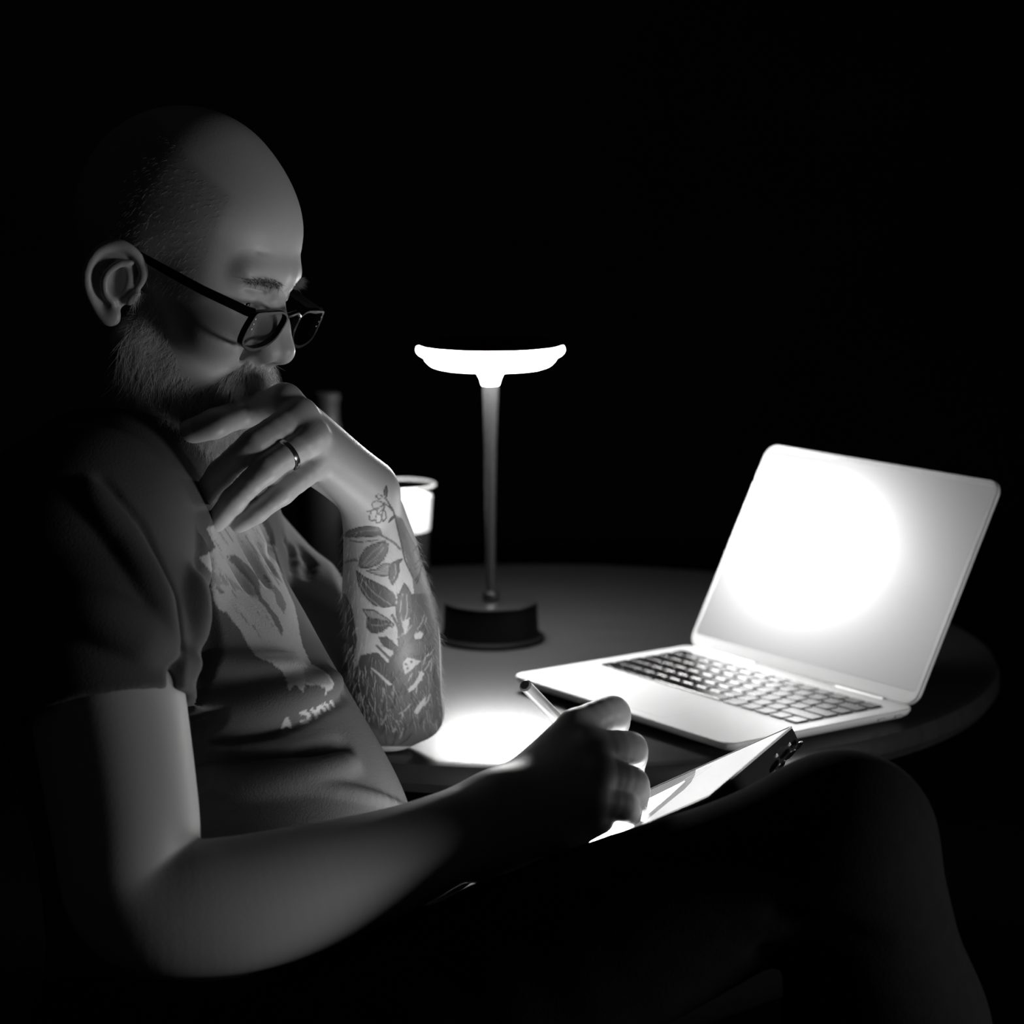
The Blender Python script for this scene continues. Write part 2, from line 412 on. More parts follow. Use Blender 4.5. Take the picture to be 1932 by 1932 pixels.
# ------------------------------------------------------------------ laptop
LW, LD, LT = .304, .2124, .0145
YAW = math.radians(35.8); LID = math.radians(61.9)
le = np.array([math.cos(YAW), math.sin(YAW), 0]); lw = np.array([math.sin(YAW), -math.cos(YAW), 0]); lz = np.array([0, 0, 1.])
LFL = np.array([-.001, 2.126, TZ])
M_alu = mat('silver_aluminium', .80, .45, metal=.35, bump=.03, bscale=900)
M_key = mat('black_key_plastic', .012, .22, spec=.6, bump=.05, bscale=700)
M_well = mat('black_keyboard_well', .30, .5)
M_rub = mat('dark_rubber', .02, .7)
M_pad = mat('trackpad_glass', .78, .40, metal=.3)
lt = empty('laptop', LFL+lw*LW/2+le*LD/2, 'open silver laptop with a bright screen and black keys', 'laptop')
mid = LFL+lw*LW/2+le*LD/2
BM = (mid, lw, le, lz)
V, F = slab(rrect(LW, LD, .011), [(.0035, .018), (.0055, .007), (.0085, .002), (.0115, .0004), (.0138, .0002), (.0145, .0009)], BM)
obj('base', V, F, M_alu, lt)
for a in (-1, 1):
    for b in (-1, 1):
        V, F = lathe([(0, 0), (.0075, 0), (.0085, .0015), (.0085, .0055), (0, .0055)], mid+lw*a*.122+le*b*.076, 20); obj('foot', V, F, M_rub, lt)
def lap(u, v, z=0): return LFL+lw*u+le*v+lz*z              # u from the user's left, v from the front edge
KU0, KU1, KV0, KV1 = .0155, .2885, .0915, .1905
V, F = slab(rrect(KU1-KU0, KV1-KV0, .004), [(.0144, 0), (.01462, 0)], (lap((KU0+KU1)/2, (KV0+KV1)/2), lw, le, lz)); obj('keyboard_well', V, F, M_well, lt)
V, F = slab(rrect(.105, .070, .004), [(.0144, 0), (.01458, 0)], (lap(LW/2, .046), lw, le, lz)); obj('trackpad', V, F, M_alu, lt)
rows = [(.0163, [1]*14), (.0172, [1]*13+[1.5]), (.0172, [1.5]+[1]*13), (.0172, [1.8]+[1]*11+[1.75]), (.0172, [2.3]+[1]*10+[2.3]), (.0172, [1, 1, 1, 1.25, 5.1, 1.25, 1, 1, 1, 1])]
v = KV1-.0004
for ri, (rh, ks) in enumerate(rows):
    tot = sum(ks); u = KU0+.0008; pw = (KU1-KU0-.0016)/tot
    for kw in ks:
        w_, h_ = kw*pw-.0030, rh-.0028
        cu, cv = u+kw*pw/2, v-rh/2
        V, F = slab(rrect(w_, h_, .0017, 3), [(.0146, -.0002), (.0156, 0), (.0160, .0005)], (lap(cu, cv), lw, le, lz))
        obj('key', V, F, M_key, lt, smooth=False)
        u += kw*pw
    v -= rh
for k in range(2):                                           # sockets on the user's right side
    V, F = slab(rrect(.0085, .0028, .0013, 4), [(-.0006, 0), (.0003, 0)], (lap(LW-.0005, .172+.020*k, .0095), le, lz, lw)); obj('socket', V, F, M_well, lt)
# lid, tilted back about the hinge
ld = np.cos(LID)*le+np.sin(LID)*lz; ln = np.cos(LID)*lz-np.sin(LID)*le     # up the lid; out of the screen
hinge = lap(LW/2, LD-.002, .0150)
lm = hinge+ld*(LD/2)
V, F = slab(rrect(LW, LD, .013), [(-.0050, .006), (-.0042, .0015), (-.0028, 0), (-.0008, 0), (0, .0006)], (lm, lw, ld, ln)); obj('screen_lid', V, F, M_alu, lt)
M_bez = mat('silver_bezel', .55, .45, metal=.3)
bo, bi = rrect(LW-.0026, LD-.0026, .0118), rrect(LW-.0090, LD-.0170, .004)
V = [lm+lw*x+ld*y+ln*.0004 for x, y in bo]+[lm+lw*x+ld*(y+.0035)+ln*.0004 for x, y in bi]; n = len(bo)
F = [(i, (i+1) % n, n+(i+1) % n, n+i) for i in range(n)]; obj('bezel', V, F, M_bez, lt, smooth=False)
# glow painted into the display's emission: bright spot fading towards the edges
M_disp = bpy.data.materials.new('display_glow'); M_disp.use_nodes = True; nt = M_disp.node_tree; b_ = nt.nodes['Principled BSDF']
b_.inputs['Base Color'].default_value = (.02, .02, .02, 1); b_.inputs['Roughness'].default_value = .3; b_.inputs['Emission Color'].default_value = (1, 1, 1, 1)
at = nt.nodes.new('ShaderNodeAttribute'); at.attribute_name = 'screen_glow'; mu = nt.nodes.new('ShaderNodeMath'); mu.operation = 'MULTIPLY'; mu.inputs[1].default_value = SCREEN_E
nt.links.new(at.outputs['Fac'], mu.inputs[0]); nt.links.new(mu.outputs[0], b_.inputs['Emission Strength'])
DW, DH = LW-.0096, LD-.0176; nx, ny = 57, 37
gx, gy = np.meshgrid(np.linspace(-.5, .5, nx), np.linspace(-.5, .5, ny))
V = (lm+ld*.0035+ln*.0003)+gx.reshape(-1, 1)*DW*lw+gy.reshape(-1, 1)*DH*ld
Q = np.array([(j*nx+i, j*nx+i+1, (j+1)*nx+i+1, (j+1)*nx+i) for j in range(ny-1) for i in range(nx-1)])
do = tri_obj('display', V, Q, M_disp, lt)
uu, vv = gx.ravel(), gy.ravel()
rr_ = np.hypot((uu+.15)*1.0, (vv-.07)*.92); glow = 1/(1+(rr_/.070)**2.2)
glow = glow*np.where(vv < 0, 1+.9*np.clip(-vv-.1, 0, 1), 1)*(1-.5*np.clip((uu+vv-.35)*1.8, 0, 1))+.003
set_attr(do, 'screen_glow', glow)
for s_ in (-1, 1):                                           # hinge barrels
    V, F = tube([lap(LW/2+s_*.085-.03, LD-.001, .0118), lap(LW/2+s_*.085+.03, LD-.001, .0118)], .0042, 14); obj('hinge', V, F, M_alu, lt)

# ------------------------------------------------------------------ glass of beer
GX, GY = -.1185, 2.43
M_glass = thin_glass('clear_glass', .95, .0)
M_beer = mat('dark_beer', .02, .15, spec=.5); M_foam = mat('white_foam', .9, .8, noise=.08, nscale=120, bump=.4, bscale=160)
gl = empty('drinking_glass', (GX, GY, TZ), 'tapered glass with white foam over dark drink, behind the tattooed wrist', 'glass')
H_, RB, RT_ = .143, .030, .0395
rr = lambda z: RB+(RT_-RB)*z/H_
V, F = lathe([(0, 0), (rr(0)-.002, 0), (rr(0), .002), (rr(.05), .05), (rr(.09), .09), (RT_, H_-.001), (RT_-.0008, H_+.0004), (RT_-.0018, H_-.001), (rr(.09)-.0020, .09), (rr(.05)-.0022, .05), (rr(.012)-.0026, .012), (0, .012)], (GX, GY, TZ), 64); obj('glass_wall', V, F, M_glass, gl)
V, F = tube([(GX+(RT_-.0008)*math.cos(t), GY+(RT_-.0008)*math.sin(t), TZ+H_) for t in np.linspace(0, 2*math.pi, 65)], .0016, 8, False)
M_rim = mat('thick_glass_rim', .22, .12, spec=.6); obj('rim', V, F, M_rim, gl)
V, F = lathe([(0, .0125), (rr(.012)-.003, .0125), (rr(.05)-.0026, .05), (rr(.096)-.0025, .096), (0, .096)], (GX, GY, TZ), 48); obj('dark_drink', V, F, M_beer, gl)
V, F = lathe([(0, .0962), (rr(.0962)-.0025, .0962), (rr(.11)-.0022, .11), (rr(.132)-.0022, .1315), (rr(.131)-.005, .1305), (.016, .128), (0, .1285)], (GX, GY, TZ), 48); obj('foam', V, F, M_foam, gl)

# ------------------------------------------------------------------ bottle behind the raised hand
M_bottle = mat('dark_bottle_glass', .006, .5, spec=.15)
BX, BY = -.193, 2.47
V, F = lathe([(0, 0), (.03, 0), (.0315, .004), (.0315, .13), (.029, .155), (.018, .185), (.0135, .205), (.0130, .222), (.0145, .226), (.0145, .231), (.0125, .234), (0, .234)], (BX, BY, TZ), 40)
tag(obj('bottle', V, F, M_bottle), 'dim blurred bottle standing behind the raised hand, left of the lamp', 'bottle')

# ------------------------------------------------------------------ tablet lying on the thigh
al, be = math.radians(29), math.radians(26)
TA = P(1497, 1370, 1.798)                                     # far right corner
ta = np.array([math.cos(al)*math.cos(be), -math.cos(al)*math.sin(be), math.sin(al)])   # along the long side, left to right
tb_ = np.array([-math.sin(be), -math.cos(be), 0.0])          # towards the camera
tb_ = _n(tb_+np.array([0, 0, -.05])); tb_ = _n(tb_-ta*(tb_@ta)); tn = np.cross(tb_, ta); tn = tn if tn[2] > 0 else -tn
TLW, TLD = .262, .186
tm = TA-ta*TLW/2+tb_*TLD/2
M_case = mat('black_tablet_case', .015, .45, bump=.1, bscale=500); M_bezel = mat('black_tablet_bezel', .008, .08, spec=.6); M_chrome = mat('polished_steel', .7, .15, metal=1.)
tp = empty('tablet', tm-tn*.012, 'lit tablet in a black case tilted on the thigh under the writing hand', 'tablet')
V, F = slab(rrect(TLW, TLD, .004), [(-.0170, .003), (-.0155, .0006), (-.004, 0), (-.0005, .0003), (0, .0010)], (tm, ta, tb_, tn)); obj('case', V, F, M_case, tp)
ro, ri = rrect(TLW, TLD, .004), rrect(TLW-.0024, TLD-.0024, .004)
V = [tm+ta*x+tb_*y+tn*z for z in (-.0006, .0010) for x, y in ro]+[tm+ta*x+tb_*y+tn*.0010 for x, y in ri]; n = len(ro)
F = [(i, (i+1) % n, n+(i+1) % n, n+i) for i in range(n)]+[(n+i, n+(i+1) % n, 2*n+(i+1) % n, 2*n+i) for i in range(n)]
M_rimm = mat('bare_metal_rim', .85, .4, metal=.3); obj('rim', V, F, M_rimm, tp)
V, F = slab(rrect(TLW-.0026, TLD-.0026, .004), [(0, 0), (.0007, .0002)], (tm, ta, tb_, tn)); obj('bezel', V, F, M_bezel, tp)
def tpt(px, py): 
    q = on_plane(px, py, tm+tn*.0009, tn)-tm; return q@ta, q@tb_
E_ = [emit_mat('tablet_light_grey', TABLET_E*.042), emit_mat('tablet_mid_grey', TABLET_E*.0105), emit_mat('tablet_white', TABLET_E), emit_mat('tablet_sketch_lines', TABLET_E*.024)]
sx, sy = TLW/2-.0018, TLD/2-.0075
def flat(pts, z): return [tm+tn*z+ta*x+tb_*y for x, y in pts]
V, F, mi = [], [], []
def poly(pts, z, m):
    b = len(V); V.extend(flat(pts, z)); F.append(tuple(range(b, b+len(pts)))); mi.append(m)
bnd = [tpt(*q) for q in ((1313, 1452), (1311, 1463), (1304, 1476), (1291, 1490), (1272, 1505))]; cut = bnd[0][0]
poly([(bnd[0][0], -sy), (sx, -sy), (sx, sy), (bnd[-1][0], sy)]+bnd[::-1], .0010, 0)
poly([(-sx, -sy), (bnd[0][0], -sy)]+bnd+[(bnd[-1][0], sy), (-sx, sy)], .00100, 1)
qa, qb, qc = tpt(1292, 1474), tpt(1225, 1507), tpt(1262, 1502)
sl_ = (qa[1]-qb[1])/(qa[0]-qb[0]); xl = -sx+.012; sk = (qc[0]-qa[0])/(qc[1]-qa[1])
poly([(xl, qa[1]+(xl-qa[0])*sl_), qa, qc, (qc[0]+sk*(sy-.006-qc[1])*.3, sy-.006), (xl, sy-.006)], .00110, 2)
for k, (x0, y0, x1, y1) in enumerate([(.055, -.07, .040, -.02), (.062, -.07, .047, -.015), (.050, -.06, .036, -.03), (.068, -.065, .060, -.03)]):
    poly([(x0, y0), (x0+.0014, y0), (x1+.0014, y1), (x1, y1)], .00112, 3)
do = obj('display', V, F, E_, tp, smooth=False); do.data.polygons.foreach_set('material_index', mi)
for k, t in enumerate((.022, .052)):                         # buttons on the short side
    V, F = slab(rrect(.004, .003, .0012, 3), [(-.0004, 0), (.0006, .0003)], (tm+ta*TLW/2+tb_*(-TLD/2+t)-tn*.0085, tb_, tn, ta)); obj('button', V, F, M_rimm, tp)
for (x0, y0), (x1, y1), r_ in (((1513, 1400), (1502, 1412), .0030), ((1500, 1415), (1483, 1432), .0026), ((1480, 1436), (1464, 1458), .0031)):      # clasp along the outer end
    c0, c1 = [on_plane(x, y, TA+ta*.0035, ta) for x, y in ((x0, y0), (x1, y1))]
    V, F = tube([c0, c0*.8+c1*.2, (c0+c1)/2, c0*.2+c1*.8, c1], [r_*.3, r_*.55, r_*.6, r_*.55, r_*.3], 8); obj('clasp', V, F, M_chrome, tp)

# ------------------------------------------------------------------ the seated man
th_, ph_ = math.radians(19.5), math.radians(21)
hh = np.array([math.cos(th_), -math.sin(th_), 0]); HL = np.array([math.sin(th_), math.cos(th_), 0]); zz = np.array([0, 0, 1.])
HF = hh*math.cos(ph_)-zz*math.sin(ph_); HU = zz*math.cos(ph_)+hh*math.sin(ph_); _r = math.radians(4); HL, HU = HL*math.cos(_r)-HU*math.sin(_r), HU*math.cos(_r)+HL*math.sin(_r); HR3 = np.array([HF, HL, HU])
kk = 1.84-((P(250, 548, 1.84)+.074*HL-CAM)@FW); HO = P(250, 548, 1.84+kk)+.074*HL       # midpoint between the ears
def h(f, l, u): return HO+(f*HF+l*HL+u*HU)/1000.                # head frame in millimetres: forward, to his left, up
def hs(px, py, l): q = on_plane(px, py, h(0, l, 0), HL)-HO; return q@HF*1000, l, q@HU*1000
def hell(c, r): return f_ell(h(*c), np.array(r)/1000., HR3)
def hcone(a, b, r1, r2, n=None, s=1.): return f_rcone(h(*a), h(*b), r1/1000., r2/1000., n, s)
person = empty('person', P(430, 1900, 1.80), 'seated bald bearded man in printed dark t-shirt, chin on hand, writing on a tablet', 'person')
head = Field()
head.add(hell((-15, 0, 55), (85, 75, 84)), .02)
head.add(hell((26, 0, 58), (50, 60, 47)), .025)
head.add(hell((35, 0, 32), (45, 60, 34)), .018)
head.add(hell((34, 0, -16), (48, 58, 60)), .03)
head.add(hell((50, 0, -42), (42, 40, 42)), .02)
for s in (-1, 1):
    head.add(hcone((6, s*56, -38), (64, s*20, -84), 18, 17), .02)
    head.add(hell((58, s*45, -12), (23, 19, 18)), .016)
    head.add(hcone((75.5, s*9, 45), (66, s*43, 41), 8.0, 7.5), .012)
head.add(hcone((72, -10, -82), (72, 10, -82), 17, 17), .02)
# nose
head.add(hcone((71, 0, 30), (88, 0, 8), 6.5, 7.8), .007)
head.add(hcone((88, 0, 8), (98, 0, -9.5), 7.8, 10.8), .006)
for s in (-1, 1):
    head.add(hell((88, s*12.5, -14), (12.5, 7.2, 8.5)), .006)
    head.add(hcone((80, s*9, 12), (87, s*11, -4), 6, 7), .012)
    head.sub(hell((91, s*6.2, -23), (8.5, 3.2, 6)), .003)
    head.sub(hcone((84, s*22.5, -12), (74, s*27, -26), 2.0, 1.8), .006)
    head.sub(hcone((77, s*22, -18), (66, s*33, -38), 1.6, .4), .010)
head.add(hcone((93, 0, -19), (83, 0, -25), 4.5, 5), .005)
head.add(hell((74, 0, -38), (18, 25, 17)), .012)
head.add(hell((84, 0, -43), (8, 22, 5)), .006)
head.add(hell((82, 0, -53), (8, 20, 6)), .006)
# eye sockets, lids, creases
for s in (-1, 1):
    head.sub(hell((88, s*31, 22), (13.5, 17, 12)), .010)
    head.add(hell((60.5, s*31, 22.5), (14.4, 15.5, 14.0)), .003)                     # lowered upper lid over the eyeball
    head.sub(hell((74.5, s*31, 17.6), (6.5, 12.0, 2.2)), .0025)                    # the slit below it
    head.add(hcone((67.5, s*20, 11), (62.5, s*42, 12), 4.0, 4.0), .005)                  # lower lid
    head.sub(hcone((76, s*20, 30), (71, s*43, 31), .8, .8), .004)                  # fold of the upper lid
    pass
for u0, r_ in ((62, .55), (72, .4)):                                               # lines across the forehead
    for s in (-1, 1):
        q_ = [h(*(np.array([f_, l_*s, u0-.004*l_*l_*.3]))) for f_, l_ in ((84.5, 0), (83, 14), (78, 28), (70, 40))]
        q_ = [p for p in q_]
        for a, b in zip(q_, q_[1:]): head.sub(f_rcone(a, b, r_/1000*2.2, r_/1000*1.8), .003)
# ears
for s in (-1, 1):
    hx = spline([(4, s*74, 6, 2.6), (5, s*76, 15, 3.0), (0, s*79, 24, 3.3), (-9, s*83, 29, 3.5), (-20, s*87, 28, 3.7), (-29, s*90, 19, 3.6), (-32, s*90, 5, 3.4), (-29, s*88, -8, 3.2), (-21, s*84, -19, 3.4), (-12, s*80, -26, 4.0), (-5, s*76, -25, 3.6)], 5)
    hp = np.array([h(*q[:3]) for q in hx]); head.tubes(hp, hx[:, 3]/1000, .0012)
    c_ = hp.mean(0); n_e = np.linalg.svd(hp-c_)[2][2]; n_e = n_e if n_e@HL*s > 0 else -n_e
    Y_ = _n(hp[18]-hp[-4]); X_ = np.cross(Y_, n_e)
    head.add(f_ell(c_-n_e*.0015-HL*s*.001, (.0175, .0275, .0042), np.array([X_, Y_, n_e])), .003)
    head.sub(f_ell(c_+n_e*.0035-Y_*.002+HF*.002, (.0098, .0150, .0085), np.array([X_, Y_, n_e])), .003)
    ah = spline([(-5, s*81, 20, 2.0), (-13, s*85.5, 15, 2.5), (-18, s*87, 4, 2.6), (-15, s*84, -8, 2.4), (-8, s*80, -13, 2.2)], 5)
    head.tubes([h(*q[:3])+n_e*.0006 for q in ah], ah[:, 3]/1000, .0015)
    head.add(hell((-8, s*78, -23), (7.5, 4.5, 8)), .004)
    head.add(hcone((4, s*74.5, -1), (2, s*76, -8), 3.4, 3.2), .004)

# chin hand sits on the beard: fingertips follow the jaw
def jaw(px, py, out):
    D = head.trace(px, py); return P(px, py, (D if D else 1.80)-out)
body = Field(); body.ops = list(head.ops)
NB = P(235, 960, 1.885)                                      # root of the neck
SR, SL = P(150, 1015, 1.675), P(400, 1050, 2.075)             # shoulders
CH = P(310, 1180, 1.88)
body.add(f_rcone(NB, CH, .066, .085), .03)
body.add(f_rcone(NB, SR, .05, .055), .03); body.add(f_rcone(NB, SL, .05, .052), .03)
def limb(B, A):
    S_ = spline([list(P(*a[:3]))+[a[3]] for a in A], 8); B.tubes(S_[:, :3], S_[:, 3]-.0006, .004)
# right arm, resting with the writing hand
AR = [(150, 1015, 1.675, .058), (205, 1340, 1.635, .0525), (238, 1560, 1.605, .0485), (258, 1700, 1.588, .042), (400, 1712, 1.592, .0445), (560, 1682, 1.606, .0425), (760, 1618, 1.632, .0345), (880, 1562, 1.648, .0285), (955, 1522, 1.660, .0255)]
limb(body, AR)
# left arm, elbow on the table
AL = [(400, 1050, 2.075, .055), (560, 1222, 2.04, .042), (700, 1318, 1.985, .038), (742, 1336, 1.968, .0325)]
limb(body, AL)
FL_ = [(785, 1346, 1.960, .0195), (752, 1292, 1.937, .0335), (741, 1205, 1.908, .0365), (727, 1108, 1.888, .0330), (713, 1015, 1.860, .0240), (692, 937, 1.842, .0195)]
limb(body, FL_)
body.add(f_rcone(P(700, 940, 1.858), P(716, 1020, 1.875), .0190, .0225), .015)
body.add(f_rcone(P(742, 1333, 1.962), P(785, 1346, 1.960), .030, .0195), .015)
# left hand: joints of each finger (photograph point, depth), knuckle to tip
def fing(f, pts, rad, k=.0035, kk=.006):
    f.tubes(pts, rad, k)
LHW = P(687, 917, 1.838)
fx = [P(537, 757, 1.800), jaw(463, 777, .0135), jaw(406, 799, .0130), jaw(365, 813, .0110)]
fm = [P(567, 785, 1.790), P(480, 838, 1.762), P(416, 893, 1.772), P(376, 946, 1.782)]
fr = [P(590, 826, 1.784), P(502, 886, 1.756), P(441, 944, 1.765), P(408, 985, 1.776)]
fp = [P(600, 872, 1.790), P(532, 929, 1.765), P(484, 965, 1.770), P(451, 988, 1.777)]
LF = [(fx, [.0128, .0112, .0106, .0094]), (fm, [.0125, .0105, .0093, .0080]), (fr, [.0122, .0102, .0090, .0078]), (fp, [.0112, .0088, .0080, .0070])]
hand = Field()
for (f_, r_), wo in zip(LF, ((-.004, .004, .012), (.004, .0, .004), (.006, -.004, -.002), (.004, -.010, -.004))):
    fld = body
    hand.add(f_rcone(LHW+np.array([wo[0], wo[2], wo[1]]), f_[0], .0175, r_[0]), .012)
hand.add(f_rcone(P(640, 905, 1.848), P(585, 880, 1.812), .0165, .0125), .012)            # heel of the hand
hand.add(f_rcone(P(660, 890, 1.862), P(570, 810, 1.815), .018, .013), .012)              # ball of the thumb, hidden
hand.tubes([P(655, 885, 1.865), P(575, 835, 1.862), P(515, 800, 1.858), P(470, 775, 1.862)], [.016, .0125, .0105, .009], .008)
for op in hand.ops: body.ops.append(op)
def merge_fingers(B, fl, k):
    """each finger is blended inside itself, then joined to the hand so that neighbours stay apart"""
    for f_, r_ in fl:
        S_ = spline([list(p_)+[q_] for p_, q_ in zip(f_, r_)], 5); G = Field(); G.tubes(S_[:, :3], S_[:, 3], .0012)
        for i in (1, 2): G.add(f_ell(f_[i], (r_[i]*1.03,)*3), .004)   # knuckles
        lo = np.min([o[2] for o in G.ops], 0); hi = np.max([o[3] for o in G.ops], 0)
        B.ops.append(('u', (lambda g: (lambda p: g.ev(p)))(G), lo, hi, k))
merge_fingers(body, LF, .0028)
for a, b in ((fx, fm), (fm, fr), (fr, fp)):                  # webs between the knuckles
    body.add(f_rcone(a[0]*.93+a[1]*.07, b[0]*.93+b[1]*.07, .0095, .0095), .006)
for f_, r_ in LF[:3]: body.add(f_ell(f_[0]-FW*.003, (.0118,)*3), .006)
# right hand round the stylus
RW = P(955, 1522, 1.660); RW2 = P(975, 1500, 1.690)
tipD = lambda px, py: (on_plane(px, py, tm+tn*.001, tn)-CAM)@FW
gx_ = [P(1086, 1374, 1.688), P(1156, 1347, 1.712), P(1153, 1397, 1.742), P(1150, 1438, 1.746)]
gm_ = [P(1113, 1414, 1.672), P(1189, 1413, 1.694), P(1188, 1455, 1.728), P(1178, 1490, 1.738)]
gr_ = [P(1122, 1462, 1.660), P(1192, 1478, 1.680), P(1196, 1515, 1.708), P(1172, 1524, tipD(1172, 1524)-.024)]
gp_ = [P(1112, 1508, 1.652), P(1172, 1520, 1.668), P(1186, 1536, 1.690), P(1168, 1538, tipD(1168, 1538)-.022)]
RF = [(gx_, [.0135, .0118, .0098, .0085]), (gm_, [.0135, .0112, .0095, .0082]), (gr_, [.0130, .0108, .0092, .0080]), (gp_, [.0118, .0098, .0084, .0072])]
for (f_, r_), (dx, dd) in zip(RF, ((.004, .021), (.004, .012), (.000, .002), (-.004, -.008))):
    body.add(f_rcone(RW+RT*dx+FW*dd, f_[0], .0215, r_[0]), .014)
body.add(f_rcone(P(965, 1560, 1.655), P(1110, 1535, 1.660), .018, .0125), .012); body.add(f_rcone(P(905, 1616, 1.655), P(1049, 1572, 1.662), .0180, .0148), .012); body.add(f_rcone(P(1049, 1572, 1.662), P(1132, 1546, 1.668), .0148, .0102), .010)           # heel resting on the tablet
body.add(f_rcone(P(900, 1550, 1.668), P(975, 1508, 1.686), .025, .017), .014)
th = [P(1002, 1480, 1.705), P(1056, 1428, 1.738), P(1105, 1432, 1.752), P(1140, 1462, 1.748)]
RF2 = RF+[(th, [.0125, .0125, .0110, .0095])]
merge_fingers(body, RF2, .0030)
for a, b in ((gx_, gm_), (gm_, gr_), (gr_, gp_)):
    body.add(f_rcone(a[0]*.92+a[1]*.08, b[0]*.92+b[1]*.08, .0105, .0105), .006)
body.sub(f_rcone(P(1166, 1488, 1.646), P(1178, 1499, 1.648), .0010, .0010), .002)

BV, BQ = body.mesh(SKIN_H); BV = relax(BV, BQ, 2, .4)
pxs, pys, pds = pixof(BV)
q_ = (BV-HO)*1000; bf, bl, bu = q_@HF, q_@HL, q_@HU

# ---- ink: the flower tattoo of the left forearm, shade painted into its left side (drawn in photograph points, carried by the skin)
T1 = lambda L: [(630+x/7.43, 890+y/7.43) for x, y in L]
T2 = lambda L: [(630+x/6.9, 1120+y/6.9) for x, y in L]
ink_shade = Mask(610, 870, 850, 1410)
ink_shade.fill(T1([(850, 600), (960, 660), (1100, 950), (1230, 1200), (1420, 1650), (1480, 1930), (1150, 1930), (1100, 1500), (960, 1050), (890, 780)]), .72)
ink_shade.fill(T2([(820, 0), (1330, 0), (1370, 600), (1390, 1300), (1420, 1560), (1400, 1750), (1350, 1990), (800, 1990), (400, 1990), (330, 1500), (250, 1100), (350, 800), (560, 760), (700, 900), (800, 700), (850, 400)]), .90)
ink_shade.fill(T2([(150, 0), (0, 0), (0, 1990), (500, 1990), (330, 1500), (250, 1100), (300, 600), (240, 200)]), .88)  # left side of the forearm: tattoo ground with shade painted in
for k in range(170):                                         # hatching strokes of the shaded ground
    x, y = rng.uniform(650, 826), rng.uniform(1010, 1385)
    if y < 1150 and x < 770+(y-1010)*.25: continue
    if y < 1240 and x < 760 : continue
    a = rng.normal(1.75, .35); L_ = rng.uniform(10, 34)
    pts = [(x+math.cos(a+.3*t)*L_*t, y+math.sin(a+.3*t)*L_*t) for t in (0, .5, 1)]
    ink_shade.line(pts, rng.uniform(1.4, 3.2), rng.choice([.45, 1., 1.]), 'set')
def leaf(T, pts, v, veins=(), vv=.25, out=1.):
    p = T(pts); ink_shade.fill(p, v, 'set'); ink_shade.line(p+p[:1], 2.2, out)
    for q in veins: ink_shade.line(T(q), 2.0, vv, 'set')
leaf(T1, [(140, 890), (200, 830), (350, 780), (480, 765), (620, 780), (655, 820), (670, 890), (600, 900), (450, 910), (300, 915), (170, 915)], .82, [[(200, 880), (420, 830), (600, 820)]], .6)
leaf(T1, [(340, 1320), (370, 1200), (440, 1080), (560, 1010), (680, 985), (760, 1005), (752, 1110), (700, 1220), (620, 1300), (500, 1345), (400, 1350)], .72,
     [[(400, 1300), (520, 1150), (680, 1010)], [(450, 1310), (600, 1190), (700, 1060)], [(520, 1310), (620, 1230)]], .3)
leaf(T1, [(460, 1390), (560, 1430), (680, 1465), (770, 1450), (780, 1290), (670, 1300), (600, 1370)], .55, [[(520, 1400), (640, 1400), (760, 1320)], [(600, 1430), (700, 1420)]], .2)
leaf(T1, [(770, 1400), (790, 1300), (860, 1250), (960, 1225), (910, 1290), (915, 1380), (890, 1480), (820, 1590), (780, 1500)], .9, [[(860, 1300), (870, 1420), (830, 1520)]], .35)
leaf(T1, [(315, 1390), (420, 1470), (600, 1560), (720, 1620), (830, 1700), (870, 1790), (850, 1880), (700, 1900), (560, 1870), (430, 1740), (350, 1600)], .88,
     [[(390, 1500), (560, 1700), (800, 1870)], [(360, 1560), (480, 1760), (640, 1890)]], .5)
leaf(T1, [(985, 1560), (1045, 1640), (1090, 1740), (1105, 1930), (1060, 2080), (950, 2170), (890, 2080), (870, 1930), (900, 1760)], .85, [[(960, 1720), (930, 1960), (950, 2100)], [(1020, 1720), (1030, 1960), (990, 2100)]], .3)
ink_shade.line(T1([(240, 1540), (330, 1640), (500, 1850), (620, 1960)]), 3, .1, 'set')
for q in ([(530, 450), (560, 420), (620, 410), (680, 430), (700, 460), (660, 490), (600, 520), (550, 510), (530, 450)], [(520, 560), (560, 530), (610, 540), (600, 600), (570, 680), (520, 690), (490, 660), (520, 560)],
          [(610, 590), (650, 560), (700, 520), (710, 470), (670, 450)], [(600, 600), (660, 600), (670, 660), (650, 710), (600, 720), (590, 670)], [(690, 540), (720, 560), (735, 650), (690, 700), (670, 640), (690, 540)],
          [(465, 560), (520, 545), (570, 520)], [(580, 350), (620, 320), (670, 330), (680, 360), (630, 378), (580, 350)], [(700, 430), (770, 490), (830, 555)], [(730, 380), (700, 360)]): ink_shade.line(T1(q), 2.4, .95)
leaf(T1, [(735, 195), (748, 260), (740, 350), (708, 330), (702, 270)], .8)
leaf(T1, [(770, 705), (800, 650), (850, 610), (845, 645)], .8)
ink_shade.line(T1([(720, 370), (760, 430), (820, 520), (850, 600), (885, 750), (920, 900), (950, 1020), (970, 1130), (1000, 1250), (1060, 1380), (1110, 1480)]), 3.4, .92)
ink_shade.line(T1([(670, 895), (760, 945), (850, 1000), (930, 1085)]), 4, .85)
ink_shade.line(T1([(220, 955), (330, 985), (450, 980), (600, 960), (720, 965)]), 2, .85)
ink_shade.line(T1([(150, 1270), (280, 1235), (380, 1260)]), 4, .7)
leaf(T2, [(380, 210), (520, 215), (700, 330), (780, 400), (760, 440), (600, 340), (440, 310)], .5)
leaf(T2, [(430, 330), (600, 345), (740, 370), (700, 440), (620, 500), (500, 515), (430, 440)], .9, [[(480, 400), (600, 420), (700, 390)]], .6)
leaf(T2, [(580, 570), (680, 560), (760, 620), (830, 705), (780, 745), (650, 680)], .9)
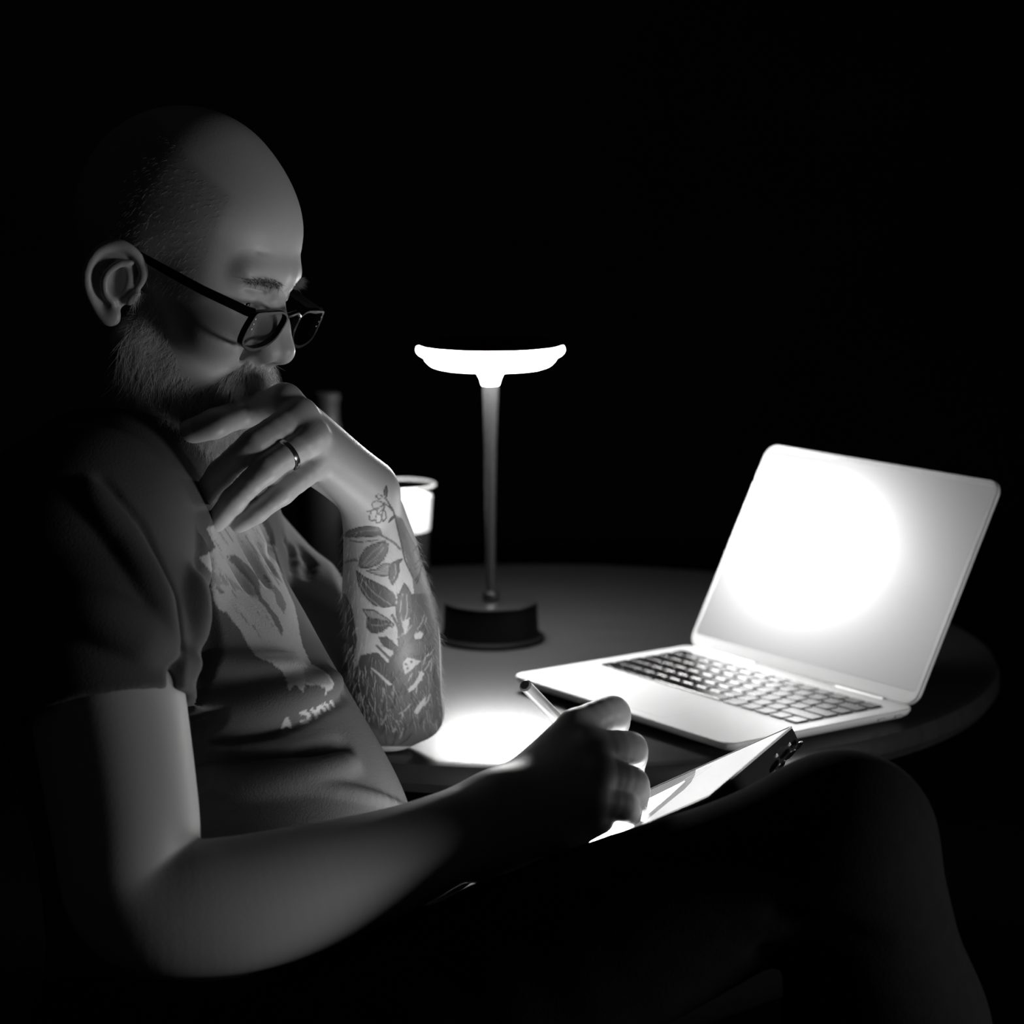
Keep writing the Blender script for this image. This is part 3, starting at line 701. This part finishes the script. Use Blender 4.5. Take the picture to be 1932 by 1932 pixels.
ink_shade.fill(T2([(440, 510), (620, 520), (760, 440), (800, 480), (840, 690), (760, 610), (680, 550), (575, 565), (640, 690), (780, 760), (760, 800), (600, 680)]), .08, 'set')
ink_shade.fill(T2([(890, 360), (990, 310), (960, 440), (930, 530), (890, 420)]), .1, 'set'); ink_shade.fill(T2([(1050, 530), (1120, 490), (1170, 520), (1130, 590), (1040, 580)]), .2, 'set')
for q in ([(760, 280), (830, 420), (870, 560), (850, 720), (860, 900), (850, 1050), (800, 1200)], [(1070, 300), (1020, 450), (950, 620), (900, 720)], [(1010, 450), (960, 560), (880, 660)], [(1210, 780), (1080, 920), (980, 1060), (930, 1200)], [(800, 930), (720, 840), (560, 680)]):
    ink_shade.line(T2(q), 5, .85)
leaf(T2, [(1000, 640), (1100, 590), (1190, 620), (1220, 720), (1150, 810), (1050, 815), (950, 750)], .88)
ink_shade.fill(T2([(900, 900), (960, 830), (1060, 860), (1130, 880), (1000, 1000), (920, 1060)]), .25, 'set')
for x, y in ((940, 920), (1010, 890), (960, 970)): ink_shade.fill(T2([(x-22, y), (x, y-22), (x+22, y), (x, y+22)]), .95)
ink_shade.fill(T2([(470, 960), (520, 980), (760, 1180), (720, 1200)]), .15, 'set')
for q in ([(1000, 1240), (1080, 1110), (1140, 1000), (1180, 1040), (1110, 1160), (1040, 1250)], [(1040, 1540), (1120, 1420), (1200, 1330), (1190, 1420), (1080, 1580)], [(960, 1250), (1020, 1190), (1060, 1230), (980, 1290)]): ink_shade.fill(T2(q), .3, 'set')
for q in ([(1210, 1040), (1260, 1200), (1300, 1400), (1270, 1580), (1180, 1680)], [(640, 1360), (660, 1500), (760, 1640), (860, 1820)], [(1180, 1690), (1000, 1660), (860, 1640)], [(950, 1380), (860, 1480), (760, 1420)]): ink_shade.line(T2(q), 5, .9)
ink_shade_v = ink_shade.sample(pxs, pys)*((pds < 2.01) & (pds > 1.70) & (pys > 890) & (pxs > 632) & (pxs < 840))
# ground tone under beard, brows and cropped hair
beardP = [(255, 540), (296, 560), (318, 640), (345, 700), (392, 735), (440, 745), (475, 765), (500, 800), (440, 880), (370, 930), (325, 915), (285, 850), (235, 800), (205, 720), (225, 650), (245, 600)]
moustP = [(388, 735), (430, 705), (470, 678), (496, 690), (514, 700), (514, 748), (470, 765), (420, 782), (372, 785)]
def headpix(l_sign_pts):
    return l_sign_pts
mir = HO+(np.outer(bf, HF)-np.outer(np.abs(bl), HL)+np.outer(bu, HU))/1000.
mx_, my_, _ = pixof(mir); onhead = (np.linalg.norm((BV-HO), axis=1) < .16) & (bu > -125) & (np.abs(bl) < 78)
# leave the raised hand out of the hair zones
def segd(p, a, b):
    ba = b-a; t = np.clip((p-a)@ba/(ba@ba), 0, 1); return np.linalg.norm(p-a-np.outer(t, ba), axis=1)
handd = np.full(len(BV), 9.)
nearh = np.where(np.linalg.norm(BV-P(500, 850, 1.78), axis=1) < .25)[0]
for f_, r_ in LF:
    for i in range(3): handd[nearh] = np.minimum(handd[nearh], segd(BV[nearh], f_[i], f_[i+1])-max(r_[i], r_[i+1]))
handd[nearh] = np.minimum(handd[nearh], segd(BV[nearh], LHW, P(560, 810, 1.795))-.026)
headonly = np.abs(head.ev(BV[nearh])) < .0012; tmp = np.zeros(len(BV), bool); tmp[nearh] = headonly
onhead &= (np.linalg.norm(BV-P(500, 850, 1.78), axis=1) >= .25) | tmp
zb = onhead & pip(beardP, mx_, my_) & (bf > -15); zm = onhead & pip(moustP, mx_, my_) & (bf > 40)
zs = onhead & (bu > 8) & (bf < 45-.10*np.maximum(bu-40, 0)) & (bu < 112-.35*(bf+20)) & (np.abs(bl) > 35-.6*bf*0)
stub = zb*.5+zm*.5+zs*.45
zbr = onhead & (np.abs(bu-(38.5-.02*(np.abs(bl)-27)**2*.3)) < 3.4-.05*np.abs(np.abs(bl)-22)) & (np.abs(np.abs(bl)-29) < 19) & (bf > 55)
stub = np.clip(np.maximum(stub, zbr*.6), 0, 1)
e_ = np.concatenate([BQ[:, [0, 1]], BQ[:, [1, 2]], BQ[:, [2, 3]], BQ[:, [3, 0]]]); e_ = np.concatenate([e_, e_[:, ::-1]]); cn = np.bincount(e_[:, 0], minlength=len(BV))
soft = stub.copy()
for _ in range(25): soft = .5*soft+.5*np.bincount(e_[:, 0], soft[e_[:, 1]], len(BV))/np.maximum(cn, 1)
M_skin = attr_mat('skin', .42, .03, 'ink_shade', .46, spec=.45, bump=.05, bscale=420, attr2='stubble', g2=.17)
body_o = tri_obj('body', BV, BQ, M_skin, person)
set_attr(body_o, 'ink_shade', np.clip(ink_shade_v, 0, 1)*.97); set_attr(body_o, 'stubble', soft)
# vertex normals for rooting hair
a_, b_2 = BV[BQ[:, 2]]-BV[BQ[:, 0]], BV[BQ[:, 3]]-BV[BQ[:, 1]]; fn = np.cross(a_, b_2); BN = np.zeros_like(BV)
for k in range(3):
    for j in range(4): BN[:, k] += np.bincount(BQ[:, j], fn[:, k], len(BV))
BN /= np.maximum(np.linalg.norm(BN, axis=1)[:, None], 1e-12)
M_hair = mat('grey_brown_hair', .58, .38, spec=.6); M_hair2 = mat('dark_short_hair', .10, .45)
def hair(name, zone, n, dloc, lift, length, curl, rad, m, seed, spread=.25, par=person):
    r_ = np.random.default_rng(seed); idx = r_.choice(np.where(zone)[0], n, replace=zone.sum() < n)
    d = dloc(idx); d = d-BN[idx]*(d*BN[idx]).sum(1)[:, None]; d /= np.maximum(np.linalg.norm(d, axis=1)[:, None], 1e-9)
    d = d+BN[idx]*lift+r_.normal(size=d.shape)*spread
    return strands(name, BV[idx]-BN[idx]*.0004, d, length(idx)*r_.uniform(.55, 1.15, n), curl, rad, m, par, 5, seed, grav=np.array([0, 0, -.35]))
sgn = lambda i: np.sign(bl[i])[:, None]
hair('beard', zb, 8500, lambda i: -HU*.8+HF*.25+HL*.15*sgn(i)*1, .55, lambda i: .007+.022*np.clip((-bu[i]-15)/75, 0, 1), .75, .00013, M_hair, 3)
hair('moustache', zm, 2400, lambda i: -HU*1.0+HL*.5*sgn(i)+HF*.1, .40, lambda i: .015+0*bu[i], .45, .00017, M_hair, 4, .2)
hair('eyebrow', zbr & (bl < 0), 260, lambda i: HL*1.0*sgn(i)+HU*.45, .35, lambda i: .009+0*bu[i], .3, .0002, M_hair2, 5, .2)
hair('eyebrow', zbr & (bl > 0), 260, lambda i: HL*1.0*sgn(i)+HU*.45, .35, lambda i: .009+0*bu[i], .3, .0002, M_hair2, 6, .2)
hair('cropped_hair', zs, 2600, lambda i: -HU*.7-HF*.5, .45, lambda i: .005+0*bu[i], .3, .00009, M_hair, 7)
zarm = (pds > 1.83) & (pds < 2.0) & (pys > 1000) & (pys < 1370) & (pxs > 640) & (pxs < 845) & ~onhead & (np.abs(stub) < .01)
hair('arm_hair', zarm, 1500, lambda i: np.tile(-UPV*.8+RT*.2, (len(i), 1)), .7, lambda i: .008+0*bu[i], .4, .00010, M_hair, 8)
# eyes
M_eye = mat('eye_white', .62, .08, spec=.8); M_iris = mat('dark_iris', .02, .05, spec=.9)
for s in (-1, 1):
    c = h(60.8, s*31, 19.2); V = []; F = []; n1, n2 = 24, 16
    ax = _n(HF*.90-HU*.42); ux = _n(np.cross(ax, HL)); vx = np.cross(ux, ax); M3 = np.array([ux, vx, ax])
    V, F = lathe([(0, -.0122)]+[(.0122*math.sin(math.pi*i/n2), -.0122*math.cos(math.pi*i/n2)) for i in range(1, n2-3)]+[(.0060, .0106)], (0, 0, 0), n1)
    e_o = obj('eye', np.array(V)@M3+c, F, M_eye, person)
    V, F = lathe([(.0062, .0104), (.0055, .0112), (.003, .0124), (0, .0129)], (0, 0, 0), n1)
    obj('iris', np.array(V)@M3+c, F, M_iris, e_o)
# fingernails seen from here
M_nail = mat('fingernail', .5, .25, spec=.6)
def nail(tip, dip, up, r, wdt):
    ax = _n(tip-dip); up = _n(up-ax*(up@ax)); sd = np.cross(ax, up); V, F = [], []; nu, nv = 7, 6
    for i in range(nu):
        for j in range(nv+1):
            a = (j/nv-.5)*1.9; t = i/(nu-1); rr_ = r*(1.02-.05*(t-.4)**2)
            V.append(tip+ax*(r*(-.75+1.55*t))*(1)+(up*math.cos(a)+sd*math.sin(a)*wdt)*rr_*(1 if t < .75 else 1-.5*(t-.75)))
    for i in range(nu-1):
        for j in range(nv):
            k = i*(nv+1)+j; F.append((k, k+1, k+nv+2, k+nv+1))
    return V, F
V, F = nail(fx[3], fx[2], UPV*.55-FW*.75-RT*.2, .0099, 1.0); obj('fingernail', V, F, M_nail, person)

# ---- t-shirt
M_shirt = attr_mat('dark_tshirt_cloth', .075, .36, 'print', .9, spec=.15, bump=.25, bscale=700)
tors = Field(); TFw = np.array([.95, -.31, 0]); TL = np.array([.31, .95, 0])
TR3 = np.array([TFw, TL, zz])
def tp_(px, py, D, f=0, l=0, z=0): return P(px, py, D)+TFw*f+TL*l+zz*z
tors.add(f_ell(P(274, 1150, 1.885), (.092, .180, .17), TR3), .05)
tors.add(f_ell(P(362, 1395, 1.835), (.112, .130, .14), TR3), .06)
tors.add(f_ell(P(445, 1600, 1.83), (.133, .135, .13), TR3), .05)
tors.add(f_rcone(P(440, 1720, 1.82), P(440, 1880, 1.80), .128, .14), .05)
tors.add(f_rcone(P(235, 955, 1.88), P(150, 1012, 1.685), .072, .074), .04)
tors.add(f_rcone(P(235, 955, 1.88), P(395, 1040, 2.06), .072, .064), .05)
tors.add(f_rcone(P(250, 1075, 1.765), P(285, 1235, 1.750), .052, .046), .04)
sl = Field()
sl.tubes([P(150, 1015, 1.685), P(182, 1200, 1.650), P(202, 1375, 1.634)], [.076, .064, .0615], .03)
sl.tubes([P(400, 1045, 2.07), P(480, 1125, 2.055), P(575, 1200, 2.035), P(650, 1248, 2.02)], [.062, .0585, .0600, .061], .03)
for o_ in sl.ops: tors.ops.append(o_)
tors.ops = [(m_, fn_, lo_-.02, hi_+.02, k_ if i_ < 7 else .02) for i_, (m_, fn_, lo_, hi_, k_) in enumerate(tors.ops)]
base = Field(); base.ops = list(tors.ops)
shirt = Field(); shirt.ops = list(tors.ops)
def crease(pts, r, mode, k=.010, lift=0., step=14, rr=None):
    """a fold traced along the cloth: a ridge laid on it or a valley pressed into it"""
    dens = []
    for (x0, y0), (x1, y1) in zip(pts, pts[1:]):
        n = max(2, int(math.hypot(x1-x0, y1-y0)/step)); dens += [(x0+(x1-x0)*t, y0+(y1-y0)*t) for t in np.linspace(0, 1, n, endpoint=False)]
    dens.append(pts[-1]); q = []
    for x, y in dens:
        D = base.trace(x, y)
        if D: q.append(P(x, y, D+lift))
    if len(q) > 1:
        m = len(q); rs = [r*(.45+.55*math.sin(math.pi*min(max(i/(m-1), .08), .92))) for i in range(m)]
        shirt.tubes(q, rs, k, mode)
R_, G_ = 'u', 's'
crease([(187, 911), (255, 1000), (320, 1124), (334, 1210), (336, 1300)], .0045, G_, .010, -.001)       # armhole seam
crease([(165, 925), (235, 1015), (300, 1135), (318, 1230)], .006, R_, .012, .003)
crease([(345, 1250), (450, 1265), (560, 1262)], .005, R_, .014, .003)
crease([(345, 1372), (430, 1368), (520, 1350), (590, 1322), (640, 1300)], .007, G_, .012)
crease([(350, 1345), (440, 1342), (530, 1325), (600, 1298), (630, 1285)], .008, R_, .016, .003)
crease([(352, 1440), (450, 1448), (560, 1440), (650, 1410)], .005, G_, .012)
crease([(352, 1470), (450, 1475), (580, 1462), (660, 1440)], .006, R_, .014, .003)
crease([(395, 1040), (388, 1110), (398, 1200), (372, 1290)], .004, G_, .010, -.001)
crease([(370, 1030), (362, 1110), (368, 1200)], .007, R_, .014, .003)
for (a, b) in (((405, 1000), (470, 1110)), ((440, 985), (505, 1100)), ((470, 985), (520, 1080)), ((492, 980), (532, 1075))): crease([a, b], .0035, G_, .008)
crease([(110, 1130), (200, 1165), (290, 1215)], .005, R_, .02, .003)
crease([(560, 1482), (650, 1492), (720, 1508), (769, 1528)], .0035, R_, .006, .001)              # hem of the shirt
for (a, b, c) in (((500, 985), (515, 1015), (512, 1050)), ((535, 1010), (552, 1040), (548, 1070)), ((570, 1035), (585, 1060), (578, 1085))): crease([a, b, c], .0028, G_, .008)
# hollow sleeves and neck
shirt.sub(f_rcone(P(175, 1180, 1.652), P(209, 1460, 1.625), .0560, .0570), .004)
nS = _n(P(204, 1345, 1.636)-P(180, 1200, 1.650)); shirt.sub(f_cut(P(203, 1343, 1.636), nS, .10), .003)
shirt.sub(f_rcone(P(500, 1158, 2.055), P(680, 1330, 2.00), .044, .046), .004)
shirt.sub(f_cut(P(637, 1085, 2.03), RT+.5*UPV, .15), .003)
nkA, nkB = P(250, 1000, 1.885), h(-20, 0, -45)
shirt.sub(f_rcone(nkA, nkB, .066, .066), .006)
SV, SQ = shirt.mesh(.0020); SV = relax(SV, SQ, 2, .4)
sx_, sy_, sd_ = pixof(SV)
S3 = lambda L: [(330+x/5.367, 960+y/5.367) for x, y in L]
pr = Mask(330, 960, 660, 1390, 2)
pr.fill(S3([(320, 200), (420, 400), (360, 430), (250, 500), (340, 600), (370, 640), (375, 780), (385, 880), (430, 1010), (520, 1050), (600, 1160), (660, 1220), (740, 1380), (830, 1500), (980, 1560), (1080, 1640), (1130, 1720), (1148, 1830), (1165, 1832), (1200, 1785), (1240, 1795), (1280, 1850), (1305, 1850), (1310, 1780), (1450, 1790), (1530, 1820), (1510, 1890), (1590, 1815), (1622, 1780), (1560, 1680), (1430, 1590), (1385, 1580), (1290, 1380), (1262, 1250), (1240, 1100), (1205, 960), (1080, 680), (1000, 430), (880, 130), (760, 150), (620, 150), (540, 130), (430, 150)]), .9)
for q, v in (([(520, 480), (620, 470), (760, 590), (850, 700), (870, 880), (960, 990), (1050, 1110), (1100, 1230), (1080, 1290), (960, 1060), (850, 920), (790, 780), (700, 680)], .15), ([(1000, 760), (1080, 860), (1130, 980), (1105, 1060), (1030, 960), (1010, 850)], .25), ([(400, 770), (520, 850), (450, 850)], .1),
             ([(880, 640), (980, 740), (950, 740)], .2), ([(380, 640), (560, 700), (720, 850), (560, 780), (400, 760)], .55), ([(1310, 1600), (1500, 1640), (1600, 1780), (1450, 1780), (1320, 1760)], .55)): pr.fill(S3(q), v, 'set')
for k in range(70):                                          # brushed fur strokes
    x, y = rng.uniform(395, 540), rng.uniform(985, 1190); L_ = rng.uniform(12, 40)
    if pr.sample(np.array([x]), np.array([y]))[0] > .4: pr.line([(x, y), (x+L_*.55, y+L_*.85)], rng.uniform(1, 2.4), rng.choice([.5, 1., .35]), 'set')
Z1 = lambda L: [(500+x/9.66, 1240+y/9.66) for x, y in L]
for q, wd in (([(320, 1290), (400, 1130), (460, 1270)], 7), ([(350, 1235), (440, 1235)], 4), ([(660, 1020), (740, 1005), (800, 1070), (790, 1150), (740, 1190), (670, 1180)], 7.5), ([(860, 960), (920, 1010), (930, 1090)], 7),
              ([(990, 1020), (960, 930), (1030, 890), (1095, 975)], 6), ([(1090, 850), (1140, 890), (1165, 950)], 5), ([(1195, 815), (1235, 850), (1250, 895)], 5)): pr.line(Z1(q), wd, .85)
prv = pr.sample(sx_, sy_)*(sd_ < 1.97)
shirt_o = tri_obj('t_shirt', SV, SQ, M_shirt, person); set_attr(shirt_o, 'print', np.clip(prv, 0, 1))
V, F = tube([nkA+(nkB-nkA)*.30+(_n(np.cross(nkB-nkA, TL))*math.cos(t)+TL*math.sin(t))*.068 for t in np.linspace(0, 2*math.pi, 49)], .0045, 8, False)
M_cloth2 = mat('dark_ribbed_cloth', .05, .9, spec=.15, bump=.3, bscale=500); obj('collar', V, F, M_cloth2, person)

# ---- trousers and shoes
M_trou = mat('black_denim', .006, .9, spec=.05, noise=.3, nscale=90, bump=.3, bscale=600)
tr = Field()
HRr, HLl = P(500, 2040, 1.64), P(520, 2010, 1.93)
KR = P(1594, 1590, 1.60); KLf = np.array([.30, 2.02, .585])
tr.add(f_ell(P(450, 1930, 1.80), (.15, .18, .11), TR3), .04)
TH = spline([list(P(500, 2040, 1.64))+[.072], list(P(1100, 1795, 1.62))+[.066], list(P(1410, 1662, 1.61))+[.0545], list(KR)+[.0585]], 4)
tr.tubes(TH[:, :3], TH[:, 3], .01)
tr.add(f_rcone(HLl, KLf, .085, .066), .04)
ankR = KR+np.array([.11, .04, -.41]); ankL = np.array([.33, 1.98, .09])
tr.add(f_rcone(KR, KR+np.array([.035, .012, -.14]), .0595, .062), .015); tr.add(f_rcone(KR+np.array([.035, .012, -.14]), ankR, .064, .042), .03)
tr.add(f_rcone(KLf, KLf+np.array([.01, -.01, -.14]), .066, .064), .03); tr.add(f_rcone(KLf+np.array([.01, -.01, -.14]), ankL, .064, .045), .03)
for a in ((KR+np.array([-.05, -.05, -.03]), KR+np.array([.02, -.062, -.05])), (KR+np.array([-.06, -.04, -.06]), KR+np.array([.01, -.066, -.09]))): tr.sub(f_rcone(a[0], a[1], .004, .003), .01)
TV, TQ = tr.mesh(.005); TV = relax(TV, TQ, 2, .4); tri_obj('trousers', TV, TQ, M_trou, person)
M_shoe = mat('black_leather', .02, .4, bump=.1, bscale=200)
for ank, d in ((ankR, _n([.75, -.1, -.45])), (ankL, _n([.93, -.30, -.08]))):
    sh = Field(); o_ = ank+np.array([0, 0, -.03])
    sh.add(f_rcone(ank, o_, .042, .040), .02); sh.add(f_rcone(o_+d*-.03, o_+d*.17, .038, .030), .03); sh.add(f_rcone(o_+d*.06+zz*.02, o_+d*.16, .034, .026), .02)
    V, Q = sh.mesh(.005); tri_obj('shoe', V, Q, M_shoe, person)

# ------------------------------------------------------------------ eyeglasses on the nose
M_fr = mat('black_acetate', .004, .25, spec=.15); M_len = thin_glass('spectacle_lens', .60, .0, .05, .08)
eg = empty('eyeglasses', h(98, 0, 0), 'black framed eyeglasses sitting low on the nose of the seated man', 'glasses')
Z5 = lambda L: [(400+x/8.05, 520+y/8.05) for x, y in L]
A_, B_, C_ = (np.array(hs(482, 592, -62)), np.array(hs(591, 583, 62)), np.array(hs(458, 650, -58)))
A_, B_, C_ = [h(*q) for q in (A_, B_, C_)]
# plane of the lenses: symmetric about the head's middle
pn = np.cross(B_-A_, C_-A_); pn = _n(pn-HL*(pn@HL)); pn = pn if pn@HF > 0 else -pn; pn = _n(pn-HL*.07)
po = (A_+C_)/2+pn*.0005
outer = Z5([(672, 545), (760, 537), (900, 528), (1040, 520), (1105, 545), (1138, 600), (1120, 670), (1060, 780), (985, 900), (880, 1005), (760, 1085), (650, 1125), (560, 1135), (480, 1105), (425, 1060), (415, 1000), (450, 900), (520, 760), (590, 650), (632, 580)])
def smooth(L, it=2):
    for _ in range(it): L = [q for i in range(len(L)) for q in (tuple(.75*np.array(L[i])+.25*np.array(L[(i+1) % len(L)])), tuple(.25*np.array(L[i])+.75*np.array(L[(i+1) % len(L)])))]
    return L
O3 = [on_plane(x, y, po, pn) for x, y in smooth(outer)]
def mirror(p): p = np.asarray(p); return p-2*((p-HO)@HL)*HL
for s in (0, 1):
    pts = [p if s == 0 else mirror(p) for p in O3]; c = np.mean(pts, 0); V, F = [], []; n = len(pts)
    for rad_s, z in ((1.0, -.0024), (1.0, .0018), (.985, .0022), (-1, .0022), (-1, -.0024)):
        for p in pts:
            d = p-c; L_ = np.linalg.norm(d); V.append(c+d*((L_-.0027)/L_ if rad_s < 0 else rad_s)+pn*z)
    for i in range(5):
        for k in range(n): F.append((i*n+k, i*n+(k+1) % n, ((i+1) % 5)*n+(k+1) % n, ((i+1) % 5)*n+k))
    obj('rim', V, F, M_fr, eg)
    V = [c+(p-c)*.935+pn*(.0002) for p in pts]+[c+pn*.0018]; F = [(k, (k+1) % n, n) for k in range(n)]
    lo_ = obj('lens', V, F, M_len, eg)
    hg, ea = A_, h(-4, -77, 27); mid_ = h(45, -76, 14); hk = h(-17, -81, 14)
    pts2 = [hg-HL*.001-HF*.001, hg-HL*.004-HF*.006, hg*.6+ea*.4-HL*.010, hg*.3+ea*.7-HL*.006, ea, hk]
    if s: pts2 = [mirror(p) for p in pts2]
    V, F = tube(pts2, [.0034, .0033, .0031, .0030, .0027, .0018], 10)
    V = np.array(V); ax_ = _n(np.cross(HL, pts2[4]-pts2[0])); 
    cen = np.repeat(np.array(pts2), 10, 0); dv = V-cen; V = cen+dv-np.outer(dv@HL, HL)*.4+np.outer(dv@ax_, ax_)*.15; obj('temple', V, F, M_fr, eg)
    for t in (-1, 0, 1):
        q = (pts[-3] if False else A_+_n(C_-A_)*(.0035+.0042*(t+1)))-HL*.0012+pn*.0022
        if s: q = mirror(q)
        V, F = lathe([(0, 0), (.0007, 0), (.0007, .0004), (0, .0005)], (0, 0, 0), 10); R3 = np.array([HL, np.cross(pn, HL), pn]); obj('rivet', np.array(V)@R3+q, F, M_chrome, eg)
inn = max(O3, key=lambda p: (p-HO)@HL-0*abs((p-HO)@HU)); bt = inn+(_n(A_-C_))*.004
V, F = tube([bt-HL*.0006, (bt+mirror(bt))/2+_n(A_-C_)*.004+pn*.002, mirror(bt)+HL*.0006], [.0022, .0020, .0022], 10); obj('bridge', V, F, M_fr, eg)

# ------------------------------------------------------------------ wedding ring
rc = fr[0]*.42+fr[1]*.58; rax = _n(fr[1]-fr[0]); ru = _n(np.cross(rax, FW)); rv = np.cross(rax, ru); V, F = [], []
prof = [(.0124, -.0024), (.0133, -.0019), (.0135, 0), (.0133, .0019), (.0124, .0024), (.0118, 0)]; n = 40
for i in range(n):
    t = 2*math.pi*i/n
    for r_, z in prof: V.append(rc+(ru*math.cos(t)+rv*math.sin(t))*r_+rax*z)
for i in range(n):
    for j in range(6): F.append((i*6+j, i*6+(j+1) % 6, ((i+1) % n)*6+(j+1) % 6, ((i+1) % n)*6+j))
tag(obj('wedding_ring', V, F, M_chrome), 'polished plain band on the ring finger of the raised hand', 'ring')

# ------------------------------------------------------------------ stylus
S0 = P(990, 1292, 1.712)
S1 = on_plane(1188, 1498, tm+tn*.0016, tn)
M_sty = mat('white_plastic', .45, .35); M_tip = mat('grey_plastic', .3, .4)
so = empty('stylus', S1, 'white stylus held in the writing hand, pointing at the tablet', 'stylus')
d = S1-S0; L_ = np.linalg.norm(d); d = d/L_
V, F = tube([S0, S0+d*.0015, S0+d*(L_-.022)], [.0034, .0046, .0046], 16); obj('barrel', V, F, M_sty, so)
V, F = tube([S1-d*.0221, S1-d*.010, S1-d*.002, S1], [.0045, .0028, .0012, .0006], 14); obj('tip', V, F, M_tip, so)
